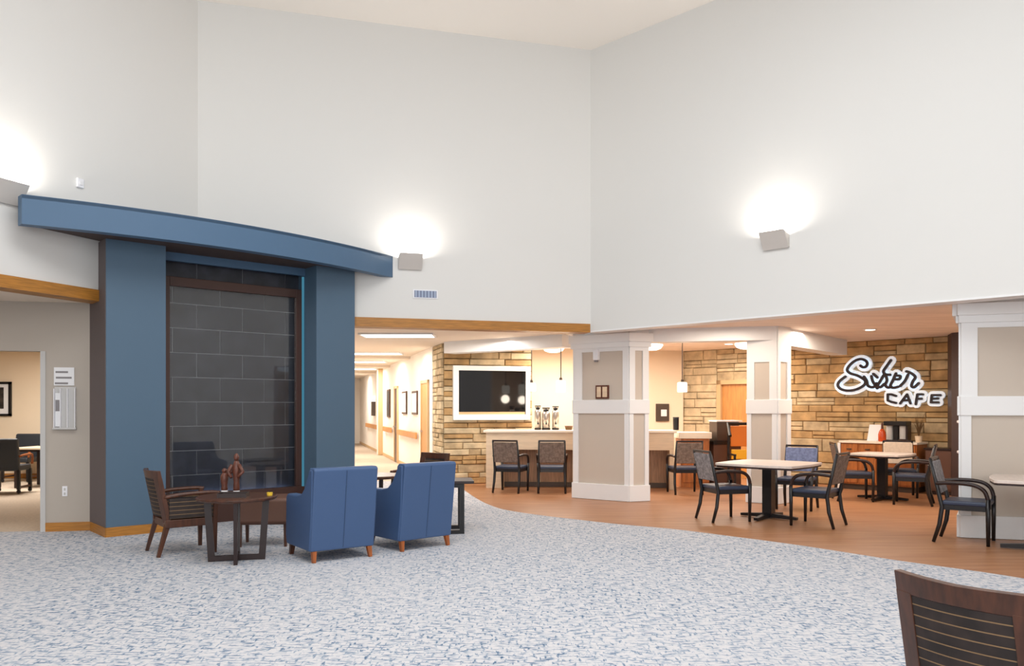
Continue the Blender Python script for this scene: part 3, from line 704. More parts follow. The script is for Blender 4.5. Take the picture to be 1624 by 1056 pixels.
# ---- television
t0, t1 = hit(S1,D1,717), hit(S1,D1,838)
tv = thing('television', 'large dark wall television inside a white frame on stone', 'television', kind='thing')
z0, z1 = 1.275, 2.355
fr = MB(); fw = 0.11
fr.fbox(S1,D1,N1,t0,t1,0.03,0.13,z0,z0+fw); fr.fbox(S1,D1,N1,t0,t1,0.03,0.13,z1-fw*0.85,z1); fr.fbox(S1,D1,N1,t0,t0+fw,0.03,0.13,z0+fw,z1-fw*0.85); fr.fbox(S1,D1,N1,t1-fw*0.8,t1,0.03,0.13,z0+fw,z1-fw*0.85)
obj('frame', fr, 'white', tv)
obj('shelf', MB().fbox(S1,D1,N1,t0+fw,t1-fw,0.04,0.12,z0+fw,z0+fw+0.05), 'door_tan', tv)
obj('screen', MB().fbox(S1,D1,N1,t0+fw+0.005,t1-fw*0.8-0.005,0.055,0.085,z0+fw+0.055,z1-fw*0.85-0.005), 'screen', tv)
obj('backing', MB().fbox(S1,D1,N1,t0+fw,t1-fw*0.8,0.03,0.05,z0+fw,z1-fw*0.85), 'black', tv)

# ================================================================== KITCHEN COUNTER
KA = (-0.49, 15.12); KD = Vector((3.62,-0.32)).normalized(); KN = (KD[1], -KD[0])
ct = thing('serving_counter', 'long pale wood serving counter below the television', 'counter', kind='thing')
obj('countertop', MB().fbox(KA,KD,KN,-0.05,3.55,-0.65,0.03,1.05,1.095), 'counter_top', ct, bevel=0.008)
obj('fascia', MB().fbox(KA,KD,KN,0.0,3.5,-0.05,0.0,0.73,1.05), 'pale_wood', ct)
obj('end_panel', MB().fbox(KA,KD,KN,0.0,0.31,-0.62,0.0,0.0,0.73), 'pale_wood', ct)
obj('end_panel', MB().fbox(KA,KD,KN,3.42,3.5,-0.62,0.0,0.0,0.73), 'pale_wood', ct)
obj('back_panel', MB().fbox(KA,KD,KN,0.31,3.42,-0.45,-0.40,0.0,1.04), 'brown_panel', ct)
obj('toe_kick', MB().fbox(KA,KD,KN,0.31,3.42,-0.40,-0.37,0.0,0.09), 'dkbrown', ct)
for u in (0.95, 1.62, 2.3, 2.95): obj('support', MB().fbox(KA,KD,KN,u,u+0.06,-0.40,-0.34,0.09,0.73), 'pale_wood', ct)
# lower worktop to the right
wp = at(1074,0,15.6); wq = at(1122,0,15.4)
wk = thing('worktop_cabinet', 'small white topped wood cabinet at the counter end', 'cabinet', ((wp[0]+wq[0])/2, 15.5, 0), 0, kind='thing')
obj('body', MB().box(-0.27,0.27,-0.25,0.25,0,0.93), 'cherry', wk)
obj('top', MB().box(-0.31,0.31,-0.29,0.27,0.93,1.05), 'counter_top', wk, bevel=0.008)
obj('door', MB().box(-0.25,-0.01,-0.268,-0.25,0.1,0.88), 'cherry', wk); obj('door', MB().box(0.01,0.25,-0.268,-0.25,0.1,0.88), 'cherry', wk)

def on_counter(px, dn=0.3):
    t = hit(along(KA, KN, -dn), KD, px); return along(along(KA,KN,-dn), KD, t)
def urn(px, h, r, label, black=True):
    p = on_counter(px, 0.32)
    u = thing('coffee_urn', label, 'coffee urn', (p[0],p[1],1.095), 0, 'coffee urns on the serving counter', kind='thing')
    obj('base', MB().cyl((0,0),r*1.05,r*1.05,0,0.03,16), 'black', u)
    obj('body', MB().lathe([(r,0.03),(r,h*0.72),(r*0.92,h*0.8),(r*0.6,h*0.84)],16), 'steel', u, smooth=True)
    obj('lid', MB().lathe([(r*0.62,h*0.84),(r*0.6,h*0.92),(r*0.3,h*0.96)],16), 'black' if black else 'steel', u, smooth=True)
    obj('spout', MB().bar((0,-r*0.5,h*0.93),(0,-r*1.35,h*0.9),0.035,0.03), 'black', u)
    obj('handle', MB().tube([(r*0.5,0,h*0.9),(r*0.9,0,h*0.99),(-r*0.9,0,h*0.99),(-r*0.5,0,h*0.9)],0.012), 'black', u)
    obj('tap', MB().bar((0,-r,0.12),(0,-r-0.05,0.12),0.03), 'black', u)
urn(853, 0.46, 0.062, 'steel coffee urn first in the row on the counter')
urn(866, 0.42, 0.080, 'wide steel coffee urn in the middle of the row')
urn(881, 0.45, 0.066, 'steel coffee urn last in the row on the counter')
p = on_counter(902, 0.3)
bk = thing('wicker_basket', 'small brown basket on the counter next to the column', 'basket', (p[0],p[1],1.095), 0, kind='thing')
obj('bowl', MB().lathe([(0.06,0),(0.075,0.07),(0.07,0.07),(0.055,0.012)],14), 'twig', bk)
obj('rim', MB().tube([(0.076*math.cos(a*PI/8),0.076*math.sin(a*PI/8),0.07) for a in range(17)],0.008,6), 'bronze', bk)
p = on_counter(1072, 0.4)
sp2 = thing('dark_canister', 'dark cylindrical canister standing on the counter', 'canister', (p[0],p[1],1.095), 0, kind='thing')
obj('body', MB().cyl((0,0),0.055,0.058,0,0.22,16), 'black', sp2, bevel=0.006)
obj('lid', MB().cyl((0,0),0.06,0.06,0.22,0.245,16), 'dark_up', sp2)
# black framed notice on the kitchen wall
a, b = on_wall(K0, D1, N1, 1040, 1060)
bn_ = thing('framed_notice', 'black framed notice with a white square behind the counter', 'notice', kind='thing')
obj('frame', MB().fbox(K0,D1,N1,a,b,0,0.04,1.22,1.61), 'dkbrown', bn_)
obj('sheet', MB().fbox(K0,D1,N1,a+(b-a)*0.35,b-(b-a)*0.2,0.04,0.046,1.33,1.48), 'paper', bn_)
# pendants
def pendant(px, y0_, y1_, Y, sw, label):
    p = at(px,0,Y); zb, zt = EYE-(y1_-HOR)/FPX*Y, EYE-(y0_-HOR)/FPX*Y
    pd = thing('pendant_lamp', label, 'pendant lamp', (p[0],Y,LOW), 0, 'glass pendants over the counter', kind='thing')
    obj('canopy', MB().cyl((0,0),0.06,0.06,-0.03,0,14), 'dkbrown', pd)
    obj('rod', MB().cyl((0,0),0.009,0.009,zt-LOW+0.03,-0.03,8), 'dkbrown', pd)
    obj('cap', MB().cyl((0,0),0.03,0.025,zt-LOW,zt-LOW+0.05,10), 'dkbrown', pd)
    obj('shade', MB().lathe([(sw*0.9,zb-LOW),(sw,zb-LOW+0.02),(sw,zt-LOW-0.02),(sw*0.8,zt-LOW)],16), 'lamp_soft', pd)
    l = bpy.data.lights.new('pendant_light','POINT'); l.energy = 9; l.color = WARM; l.shadow_soft_size = 0.09
    lo = bpy.data.objects.new('pendant_light', l); C.objects.link(lo); lo.location = (p[0], Y-0.02, zb-0.12)
pendant(843, 607, 621, 15.3, 0.085, 'glowing pendant lamp beside the television')
pendant(889.5, 603, 622, 15.1, 0.095, 'glowing pendant lamp above the coffee urns')
pendant(1082, 606, 622, 15.1, 0.095, 'glowing pendant lamp above the counter end')
for (px, Y, lab) in ((878,16.2,'round lit ceiling fixture above the coffee urns'),(1033,15.6,'round lit ceiling fixture just behind the column'),(1184,15.3,'round lit ceiling fixture beside the second column')):
    p = at(px,0,Y)
    t = thing('ceiling_fixture', lab, 'ceiling light', (p[0],Y,LOW), 0, 'round ceiling fixtures of the kitchen', kind='thing')
    obj('base', MB().cyl((0,0),0.12,0.12,-0.05,0,18), 'brass' if False else 'door_tan', t)
    obj('bowl', MB().lathe([(0.10,-0.16),(0.18,-0.13),(0.22,-0.08),(0.22,-0.05)],20), 'lamp', t, smooth=True)
# ================================================================== SIGN
def sgn(zx, zy):
    px, py = 1320 + zx*200/1624, 550 + zy*110/893
    t = hit(E2, W2, px); Y = E2[1]+W2[1]*t
    return t, EYE-(py-HOR)/FPX*Y
def spt(zx, zy, q):
    t, z = sgn(zx, zy); p = along(E2, W2, t, N2, q); return (p[0], p[1], z)
sign = thing('cafe_sign', 'white haloed script sign with dark letters on the stone wall', 'sign', kind='thing')
strokes = {
 's': [[(395,245),(425,265),(462,258),(482,222),(462,182),(400,160),(330,180),(270,225),(232,272),(226,310),(268,345),(345,368),(405,398),(455,440),(440,495),(345,548),(240,565),(150,548),(104,500),(125,445),(200,385)]],
 'u': [[(440,385),(475,440),(490,500),(545,522),(590,500),(600,470)],[(535,380),(550,440),(580,490),(610,535)]],
 'v': [[(560,350),(610,395)],[(692,368),(650,440),(615,500),(650,520),(700,480)]],
 'd': [[(785,175),(735,245),(690,315),(712,355),(775,362)],[(712,355),(735,430),(712,490),(745,525),(790,515)]],
 'e': [[(850,345),(812,430),(778,505),(815,528),(880,515)],[(845,420),(895,415),(905,378),(860,372)]],
 'n': [[(1005,360),(965,440),(905,505)],[(985,318),(1050,345),(1098,392),(1065,450),(1050,505),(1085,520),(1140,470)]],
}
caps = {
 'c': [[(850,632),(790,612),(745,612),(745,690),(790,708),(850,722)]],
 'a': [[(905,728),(950,668),(992,612),(1010,660),(1036,728)],[(940,688),(1025,688)]],
 'f': [[(1195,612),(1125,612),(1115,670),(1105,738)],[(1115,670),(1180,668)]],
 'e': [[(1420,622),(1310,622),(1300,715),(1395,715)],[(1305,668),(1390,664)]],
}
for grp, rw, rd in ((strokes,0.080,0.024),(caps,0.072,0.021)):
    for ch, lines in grp.items():
        bw = MB(); bd_ = MB()
        for ln_ in lines:
            pts = [spt(x,y,0.115) for x,y in ln_]
            pp = smooth_pts(pts, 4) if grp is strokes else pts
            # flat ribbons with depth: white halo body and dark face
            for mb_, r, q0, q1 in ((bw,rw,0.06,0.10),(bd_,rd,0.10,0.135)):
                uv = [sgn(x,y) for x,y in ln_]
                if grp is strokes: uv = [(v.x,v.y) for v in smooth_pts([(a,b,0) for a,b in uv],4)]
                uv = [Vector(v) for v in uv]
                for i, c in enumerate(uv):          # joints
                    k = len(mb_.v); n_ = 10
                    ring = [(c.x+r*math.cos(2*PI*j/n_), c.y+r*math.sin(2*PI*j/n_)) for j in range(n_)]
                    W = lambda u,z,q: (E2[0]+W2[0]*u+N2[0]*q, E2[1]+W2[1]*u+N2[1]*q, z)
                    e_ = 0.0008*(i%3)
                    mb_.add([W(u,z,q0) for u,z in ring]+[W(u,z,q1+e_) for u,z in ring],[tuple(range(n_-1,-1,-1)),tuple(range(n_,2*n_))]+[(j,(j+1)%n_,n_+(j+1)%n_,n_+j) for j in range(n_)])
                    if i+1 < len(uv):
                        d_ = uv[i+1]-c
                        if d_.length < 1e-5: continue
                        nn = Vector((-d_.y,d_.x)).normalized()*r
                        q_ = [c+nn,c-nn,uv[i+1]-nn,uv[i+1]+nn]
                        mb_.add([W(v.x,v.y,q0) for v in q_]+[W(v.x,v.y,q1+0.0004) for v in q_],[(3,2,1,0),(4,5,6,7),(0,1,5,4),(1,2,6,5),(2,3,7,6),(3,0,4,7)])
        hb = obj('halo_letter', bw, 'sign_white', sign)
        obj('letter_face', bd_, 'sign_dark', hb)

# ================================================================== CAFE SIDEBOARD
def cafe_pt(px, off):
    o = along(E2, N2, off); t = hit(o, W2, px); return along(o, W2, t), t
(pA, tA) = cafe_pt(1331, 0.68); (pB, tB) = cafe_pt(1452, 0.68)
sb = thing('sideboard', 'cherry wood sideboard with white top under the script sign', 'sideboard', kind='thing')
OS = along(E2, N2, 0.0)
tl, tr = tA, tB
obj('body', MB().fbox(OS,W2,N2,tr,tl,0.07,0.62,0.10,0.86), 'cherry', sb)
obj('toe_kick', MB().fbox(OS,W2,N2,tr+0.02,tl-0.02,0.07,0.58,0.0,0.10), 'dkbrown', sb)
obj('top', MB().fbox(OS,W2,N2,tr-0.02,tl+0.02,0.06,0.66,0.86,0.90), 'counter_top', sb, bevel=0.006)
obj('side_panel', MB().fbox(OS,W2,N2,tl-0.005,tl+0.045,0.07,0.65,0.0,0.86), 'white', sb)
nd = 4
for i in range(nd):
    u0 = tr + (tl-tr)*i/nd + 0.02; u1 = tr + (tl-tr)*(i+1)/nd - 0.02
    dr = obj('drawer', MB().fbox(OS,W2,N2,u0,u1,0.62,0.64,0.66,0.84), 'cherry', sb); obj('knob', MB().fbox(OS,W2,N2,(u0+u1)/2-0.04,(u0+u1)/2+0.04,0.64,0.665,0.74,0.76), 'dkbrown', dr)
    do = obj('door', MB().fbox(OS,W2,N2,u0,u1,0.62,0.64,0.13,0.64), 'cherry', sb); obj('knob', MB().fbox(OS,W2,N2,u1-0.06,u1-0.03,0.64,0.665,0.52,0.56), 'dkbrown', do)
def on_sb(px, off=0.35): return cafe_pt(px, off)[0]
p = on_sb(1386, 0.30); 
mn = thing('menu_stand', 'white leaning menu card on the sideboard', 'menu', (p[0],p[1],0.90), face(*N2), kind='thing')
obj('card', MB().add([(-0.11,0.05,0),(0.11,0.05,0),(0.11,-0.08,0.30),(-0.11,-0.08,0.30),(-0.11,0.035,0),(0.11,0.035,0),(0.11,-0.095,0.30),(-0.11,-0.095,0.30)],[(0,1,2,3),(7,6,5,4),(0,4,5,1),(3,2,6,7),(0,3,7,4),(1,5,6,2)]), 'paper', mn)
obj('foot', MB().box(-0.08,0.08,-0.10,0.06,0,0.012), 'plastic', mn)
p = on_sb(1399, 0.50)
bo = thing('sauce_bottle', 'red orange bottle beside the leaning menu card', 'bottle', (p[0],p[1],0.90), 0, kind='thing')
obj('body', MB().lathe([(0.06,0),(0.068,0.02),(0.068,0.13),(0.05,0.19),(0.022,0.23)],14), 'red_orange', bo, smooth=True)
obj('neck', MB().lathe([(0.022,0.23),(0.018,0.30),(0.016,0.34)],10), 'bronze', bo)
p = on_sb(1423, 0.27)
cm = thing('coffee_machine', 'black coffee machine with two pale canisters on the sideboard', 'coffee machine', (p[0],p[1],0.90), face(*N2), kind='thing')
obj('base', MB().box(-0.19,0.19,-0.14,0.16,0,0.03), 'black', cm)
obj('head', MB().box(-0.20,0.20,-0.14,0.14,0.29,0.37), 'black', cm, bevel=0.01)
obj('post', MB().box(-0.04,0.04,-0.05,0.09,0.03,0.29), 'black', cm)
obj('post', MB().box(-0.20,-0.165,-0.12,0.06,0.03,0.29), 'ebony', cm)
for x in (-0.11,0.12): obj('canister', MB().cyl((x,0.03),0.062,0.062,0.03,0.285,14), 'acrylic', cm)
p = on_sb(1457, 0.34)
vs_ = thing('dried_plant', 'dried brown twig plant in a small wooden pot', 'plant', (p[0],p[1],0.90), 0, kind='thing')
obj('pot', MB().lathe([(0.05,0),(0.065,0.11),(0.058,0.11),(0.05,0.09)],12), 'pale_wood', vs_)
tw = MB()
for i in range(26):
    a_ = random.uniform(0,2*PI); r_ = random.uniform(0.04,0.12); h_ = random.uniform(0.2,0.42)
    tw.tube([(0,0,0.09),(r_*0.4*math.cos(a_),r_*0.4*math.sin(a_),0.09+h_*0.55),(r_*math.cos(a_),r_*math.sin(a_),0.09+h_)],[0.006,0.005,0.002],5)
obj('foliage', tw, 'twig', vs_)
p = on_sb(1432, 0.55)
tb = thing('wooden_bowl', 'small dark bowl in front of the coffee machine', 'bowl', (p[0],p[1],0.90), 0, kind='thing')
obj('bowl', MB().lathe([(0.04,0),(0.075,0.035),(0.078,0.05),(0.068,0.045),(0.03,0.012)],14), 'ebony', tb)
# brown low cabinet at the right end
q_, tq = cafe_pt(1497, 0.36)
lb = thing('side_cabinet', 'dark brown low cabinet at the right end of the sideboard', 'cabinet', (q_[0],q_[1],0), face(*N2), kind='thing')
obj('body', MB().box(-0.24,0.24,-0.22,0.22,0.06,0.78), 'brown_up', lb, bevel=0.012)
obj('top', MB().box(-0.26,0.26,-0.24,0.24,0.78,0.81), 'ebony', lb)
obj('plinth', MB().box(-0.22,0.22,-0.20,0.20,0,0.06), 'ebony', lb)
obj('door', MB().box(-0.22,0.22,0.22,0.235,0.1,0.74), 'brown_up', lb)
obj('knob', MB().box(0.14,0.18,0.235,0.26,0.5,0.54), 'plastic', lb)

# ================================================================== dark kiosk and yellow chair near the honey door
p = at(1147,0,15.5)
ks = thing('waste_cabinet', 'tall dark brown cabinet in front of the honey door', 'cabinet', (p[0],15.5,0), 0.1, kind='thing')
obj('lower_body', MB().box(-0.28,0.26,-0.25,0.25,0,0.82), 'brown_up', ks, bevel=0.008)
obj('ledge', MB().box(-0.29,0.27,-0.27,0.26,0.82,0.88), 'black', ks)
obj('upper_body', MB().box(-0.20,0.24,-0.2,0.22,0.88,1.25), 'dkbrown', ks, bevel=0.008)
obj('top', MB().box(-0.21,0.30,-0.21,0.23,1.25,1.275), 'white', ks)
p = at(1181,0,14.7)
yc = thing('yellow_chair', 'orange and yellow chair with black frame behind the second column', 'chair', (p[0],14.7,0), PI, kind='thing')
obj('backrest', MB().box(-0.2,0.2,-0.24,-0.20,0.80,1.18), 'orange', yc, bevel=0.012)
obj('lower_back', MB().box(-0.19,0.19,-0.23,-0.19,0.56,0.74), 'yellow', yc, bevel=0.012)
obj('seat', MB().box(-0.22,0.22,-0.2,0.24,0.44,0.49), 'yellow', yc, bevel=0.015)
obj('top_rail', MB().tube([(-0.28,0.05,1.0),(-0.26,-0.2,1.22),(0.26,-0.2,1.22),(0.28,0.05,1.0)],0.03), 'black', yc)
for sx in (-0.24,0.24):
    for sy in (-0.22,0.22): obj('leg', MB().bar((sx,sy,0),(sx,sy*0.95,1.18 if sy<0 else 0.66),0.035), 'black', yc)
    obj('arm', MB().bar((sx,-0.22,0.66),(sx,0.24,0.66),0.04,0.03), 'black', yc)

# ================================================================== SEATING
def make_club(label):
    """blue upholstered club chair, facing +y"""
    t = thing('club_armchair', label, 'armchair', group='blue club armchairs by the alcove', kind='thing')
    W_ = 0.335
    # back shell: leans back
    bp = [(-0.26,0.11),(-0.24,0.11),(-0.20,0.5),(-0.255,0.90),(-0.30,0.925),(-0.375,0.925),(-0.385,0.90),(-0.32,0.5),(-0.285,0.11)]
    obj('backrest', MB().xprism([(-0.285,0.11),(-0.10,0.11),(-0.13,0.45),(-0.235,0.90),(-0.26,0.925),(-0.365,0.925),(-0.385,0.905),(-0.335,0.5)], -W_+0.0, W_-0.0), 'leather', t, bevel=0.018, seg=3)
    obj('piping', MB().tube([(0,-0.2875,0.13),(0,-0.3375,0.5),(0,-0.386,0.895)],0.004,6), 'seam', t)
    arm = [(-0.27,0.11),(0.36,0.11),(0.385,0.2),(0.37,0.60),(0.33,0.63),(0.06,0.635),(-0.06,0.66),(-0.15,0.73),(-0.22,0.84),(-0.27,0.91),(-0.345,0.91),(-0.325,0.5)]
    for sx in (-1,1):
        x0, x1 = (-0.345,-0.235) if sx<0 else (0.235,0.345)
        obj('armrest', MB().xprism(arm, x0, x1), 'leather', t, bevel=0.02, seg=3)
    obj('seat_base', MB().box(-0.24,0.24,-0.2,0.35,0.12,0.32), 'leather', t, bevel=0.02)
    obj('seat_cushion', MB().box(-0.235,0.235,-0.16,0.37,0.32,0.46), 'leather', t, bevel=0.035, seg=3)
    for sx in (-0.29,0.29):
        obj('leg', MB().bar((sx,-0.25,0.13),(sx*1.03,-0.275,0.0),0.05,0.05,w1=0.032,h1=0.032), 'orange_wood', t)
        obj('leg', MB().bar((sx,0.32,0.13),(sx*1.03,0.34,0.0),0.055,0.055,w1=0.036,h1=0.036), 'walnut', t)
    return t
def fit(o, x, y, fx, fy): o.location = (x, y, 0); o.rotation_euler = (0, 0, face(fx, fy)); return o
ca = make_club('blue upholstered club armchair standing next to the round table')
fit(ca, -1.84, 8.17, -0.58, 0.815)
dup(ca, (-1.11, 8.80, 0), face(-0.66, 0.75), 'blue upholstered club armchair next to the black framed side table')

def make_wood_arm(label):
    t = thing('wood_armchair', label, 'armchair', group='striped wood armchairs', kind='thing')
    # curved back: plan arc, leaning
    def backpt(s, z, off=0.0):
        lean = -0.20 - (z-0.36)*0.20
        return (s, lean - 0.05*(1-(s/0.26)**2) + off, z)
    def curved(s0, s1, z0f, z1f, th, n=8):
        mb = MB(); vs = []
        for i in range(n+1):
            s = s0+(s1-s0)*i/n
            for (z, o) in ((z0f(s),-th/2),(z0f(s),th/2),(z1f(s),th/2),(z1f(s),-th/2)): vs.append(backpt(s,z,o))
        fs = [(0,1,2,3),tuple(4*n+k for k in (3,2,1,0))]
        for i in range(n):
            for k in range(4): fs.append((4*i+k,4*i+(k+1)%4,4*(i+1)+(k+1)%4,4*(i+1)+k))
        return mb.add(vs, fs)
    crest = lambda s: 0.868 + 0.006*abs(s/0.26)
    obj('top_rail', curved(-0.262,0.262,lambda s:0.79,crest,0.042), 'walnut', t, bevel=0.005)
    obj('back_panel', curved(-0.19,0.19,lambda s:0.40,lambda s:0.79,0.035), 'stripe', t)
    for sx in (-1,1):
        s0, s1 = (-0.262,-0.185) if sx<0 else (0.185,0.262)
        obj('stile', curved(s0,s1,lambda s:0.34,lambda s:0.80,0.045,2), 'walnut', t, bevel=0.004)
        obj('leg', MB().bar((sx*0.235,-0.20,0.36),(sx*0.245,-0.30,0.0),0.05,0.05,w1=0.032,h1=0.032), 'walnut', t)
        obj('leg', MB().bar((sx*0.265,0.25,0.36),(sx*0.265,0.25,0.0),0.048,0.048,w1=0.034,h1=0.034), 'walnut', t)
        obj('arm', MB().tube(smooth_pts([(sx*0.245,-0.245,0.60),(sx*0.275,-0.05,0.625),(sx*0.285,0.2,0.63),(sx*0.285,0.29,0.62)],4),[0.022]*12+[0.026],8), 'walnut', t, smooth=True)
        obj('arm_post', MB().bar((sx*0.27,0.25,0.36),(sx*0.283,0.26,0.62),0.04), 'walnut', t)
        obj('side_panel', MB().box(sx*0.262-0.014,sx*0.262+0.014,-0.20,0.235,0.38,0.585), 'stripe', t, bevel=0.005)
    obj('seat_frame', MB().box(-0.275,0.275,-0.235,0.275,0.29,0.37), 'walnut', t, bevel=0.006)
    obj('seat', MB().box(-0.245,0.245,-0.20,0.285,0.37,0.47), 'dark_seat', t, bevel=0.03, seg=3)
    return t
wa = make_wood_arm('dark walnut armchair with striped back against the blue pier')
fit(wa, -3.47, 8.44, 0.80, 0.60)
dup(wa, (-1.27, 11.15, 0), face(-0.6, -0.8), 'dark walnut armchair mostly hidden behind the second blue armchair')
dup(wa, (1.895, 3.05, 0), face(0.865, 0.50), 'dark walnut armchair with striped curved back alone at the wood floor edge')

# brown stool behind round table
st = thing('upholstered_stool', 'brown upholstered low bench behind the round table', 'stool', (-2.72,8.86,0), 0.1, kind='thing')
obj('cushion', MB().box(-0.29,0.29,-0.22,0.22,0.24,0.54), 'brown_up', st, bevel=0.05, seg=3)
for sx in (-0.24,0.24):
    for sy in (-0.17,0.17): obj('leg', MB().bar((sx,sy,0.27),(sx,sy,0),0.04,0.04,w1=0.028,h1=0.028), 'walnut', st)

# round tables
def make_round(label):
    t = thing('round_side_table', label, 'side table', group='dark round side tables', kind='thing')
    obj('tabletop', MB().lathe([(0.30,0.595),(0.37,0.605),(0.385,0.62),(0.385,0.632),(0.37,0.64),(0.02,0.64)],32), 'walnut', t)
    for i in range(4):
        a_ = i*PI/2; c_, s_ = math.cos(a_), math.sin(a_)
        obj('leg', MB().bar((0.275*c_,0.275*s_,0.60),(0.235*c_,0.235*s_,0.0),0.035,0.065,up=(c_,s_,0)), 'ebony', t)
        obj('foot_bar', MB().bar((0,0,0.03),(0.235*c_,0.235*s_,0.03),0.035,0.05), 'ebony', t)
    return t
rt = make_round('dark round side table holding the figurines'); rt.location = (-2.72, 7.92, 0); rt.rotation_euler = (0,0,0.28)
dup(rt, (-1.80, 10.45, 0), 0.5, 'dark round side table glimpsed between the two blue armchairs')
bt = thing('serving_tray', 'flat dark tray on the round side table', 'tray', (-2.72,7.82,0.64), 0.15, kind='thing')
obj('base', MB().box(-0.125,0.125,-0.09,0.09,0,0.022), 'ebony', bt); obj('rim', MB().box(-0.135,0.135,-0.10,-0.09,0,0.04).box(-0.135,0.135,0.09,0.10,0,0.04).box(-0.135,-0.125,-0.09,0.09,0,0.04).box(0.125,0.135,-0.09,0.09,0,0.04), 'ebony', bt)
def figurine(px, Y, h, label, arm):
    p = at(px,0,Y)
    f = thing('figurine', label, 'figurine', (p[0],Y,0.64), 0, kind='thing')
    obj('plinth', MB().cyl((0,0),0.036,0.032,0,0.035,12), 'paper', f)
    s = h
    obj('body', MB().lathe([(0.030,0.035),(0.034,0.05),(0.028,s*0.3),(0.036,s*0.5),(0.042,s*0.66),(0.030,s*0.76),(0.022,s*0.82)],10), 'bronze', f, smooth=True)
    obj('head', MB().lathe([(0.012,s*0.81),(0.026,s*0.86),(0.028,s*0.92),(0.016,s*0.98),(0.004,s)],10), 'bronze', f, smooth=True)
    if arm: obj('arm', MB().tube([(0.03,0,s*0.72),(0.075,0,s*0.86),(0.085,0,s*0.97)],[0.018,0.014,0.010],7), 'bronze', f, smooth=True)
    else:
        for sx in (-1,1): obj('arm', MB().tube([(sx*0.035,-0.02,s*0.72),(sx*0.075,-0.03,s*0.55),(sx*0.03,-0.06,s*0.42)],[0.02,0.018,0.014],7), 'bronze', f, smooth=True)
figurine(356, 8.10, 0.26, 'short bronze brown figurine with a raised arm', True)
figurine(375, 8.07, 0.41, 'tall bronze brown figurine standing on the round table', False)
p = at(435,0,7.95)
yk = thing('yellow_speck', 'tiny yellow object at the rim of the round table', 'speck', (p[0]-0.045,7.95,0.64), 0, kind='thing')  # unidentified small yellow spot, modelled as a short disc
obj('cup', MB().cyl((0,0),0.026,0.03,0,0.03,12), 'brass', yk); obj('speck_tip', MB().cyl((0,0),0.004,0.004,0.03,0.04,6), 'black', yk)

# black framed side table right of the second blue armchair
bx = thing('sled_side_table', 'black sled framed side table beyond the second blue armchair', 'side table', (-0.92,9.78,0), 0.12, kind='thing')
obj('tabletop', MB().box(-0.30,0.44,-0.25,0.25,0.60,0.635), 'ebony', bx, bevel=0.006)
for sy in (-0.20,0.20):
    fr = MB(); fr.box(0.27,0.325,sy-0.025,sy+0.025,0,0.60); fr.box(-0.30,-0.245,sy-0.025,sy+0.025,0,0.60); fr.box(-0.245,0.27,sy-0.025,sy+0.025,0,0.045); fr.box(-0.245,0.27,sy-0.025,sy+0.025,0.555,0.60)
    obj('sled_frame', fr, 'black', bx)

# ---- dining furniture
def make_dining(label, back='grey_fab', group='black framed dining armchairs'):
    t = thing('dining_chair', label, 'chair', group=group, kind='thing')
    obj('seat', MB().box(-0.245,0.245,-0.215,0.245,0.42,0.475), 'navy', t, bevel=0.022, seg=3)
    obj('seat_frame', MB().box(-0.235,0.235,-0.205,0.225,0.37,0.43), 'black', t)
    # upholstered back: slightly reclined slab
    bk_ = MB().add([(-0.235,-0.225,0.545),(0.235,-0.225,0.545),(0.235,-0.305,0.905),(-0.235,-0.305,0.905),(-0.235,-0.265,0.54),(0.235,-0.265,0.54),(0.235,-0.345,0.90),(-0.235,-0.345,0.90)],[(0,1,2,3),(7,6,5,4),(0,4,5,1),(3,2,6,7),(0,3,7,4),(1,5,6,2)])
    obj('backrest', bk_, back, t, bevel=0.012)
    obj('top_rail', MB().bar((-0.235,-0.335,0.93),(0.235,-0.335,0.93),0.025,0.03), 'ebony', t)
    for sx in (-1,1):
        obj('leg', MB().tube([(sx*0.225,-0.335,0.93),(sx*0.228,-0.26,0.60),(sx*0.23,-0.215,0.40),(sx*0.235,-0.24,0.2),(sx*0.24,-0.30,0.0)],[0.018,0.022,0.025,0.024,0.019],8), 'black', t, smooth=True)
        obj('arm', MB().tube(smooth_pts([(sx*0.235,-0.27,0.66),(sx*0.26,-0.1,0.675),(sx*0.27,0.1,0.66),(sx*0.265,0.2,0.60),(sx*0.255,0.235,0.5)],5),0.022,8), 'ebony', t, smooth=True)
        obj('leg', MB().tube([(sx*0.255,0.235,0.51),(sx*0.25,0.235,0.3),(sx*0.245,0.235,0.0)],[0.024,0.024,0.019],8), 'black', t, smooth=True)
    return t
d0 = make_dining('grey backed dining chair drawn up to the pale table before the second column')
fit(d0, 2.87, 10.82, 0.97, 0.24)
dB = make_dining('brown grey backed dining chair turned away from the near pale table', 'brown_fab')
fit(dB, 3.93, 10.34, -0.76, 0.65)
dC_ = make_dining('blue grey backed dining chair on the far side of the near pale table', 'blue_fab')
fit(dC_, 4.28, 12.02, -0.52, -0.85)
dup(d0, (5.14, 9.05, 0), face(0.80, -0.60), 'grey mottled dining armchair in front of the panelled end column')
dup(dB, (-0.02, 14.50, 0), face(0.32, 0.95), 'brown grey backed chair at the counter below the television')
dup(dB, (0.72, 14.45, 0), face(0.05, 1), 'brown grey backed chair at the counter beside the white column')
dup(dB, (3.07, 14.25, 0), face(-0.05, 1), 'brown grey backed chair at the counter beyond the white column')
dup(dB, (5.62, 13.15, 0), face(0.95, -0.2), 'black framed dining chair seated between the two pale tables')
dup(d0, (6.30, 12.62, 0), face(-0.85, 0.5), 'grey mottled dining chair at the near side of the far pale table')
dE_ = make_dining('cream backed dining chair between far pale table and sideboard', 'cream_fab')
fit(dE_, 6.64, 13.72, -0.35, -0.93)

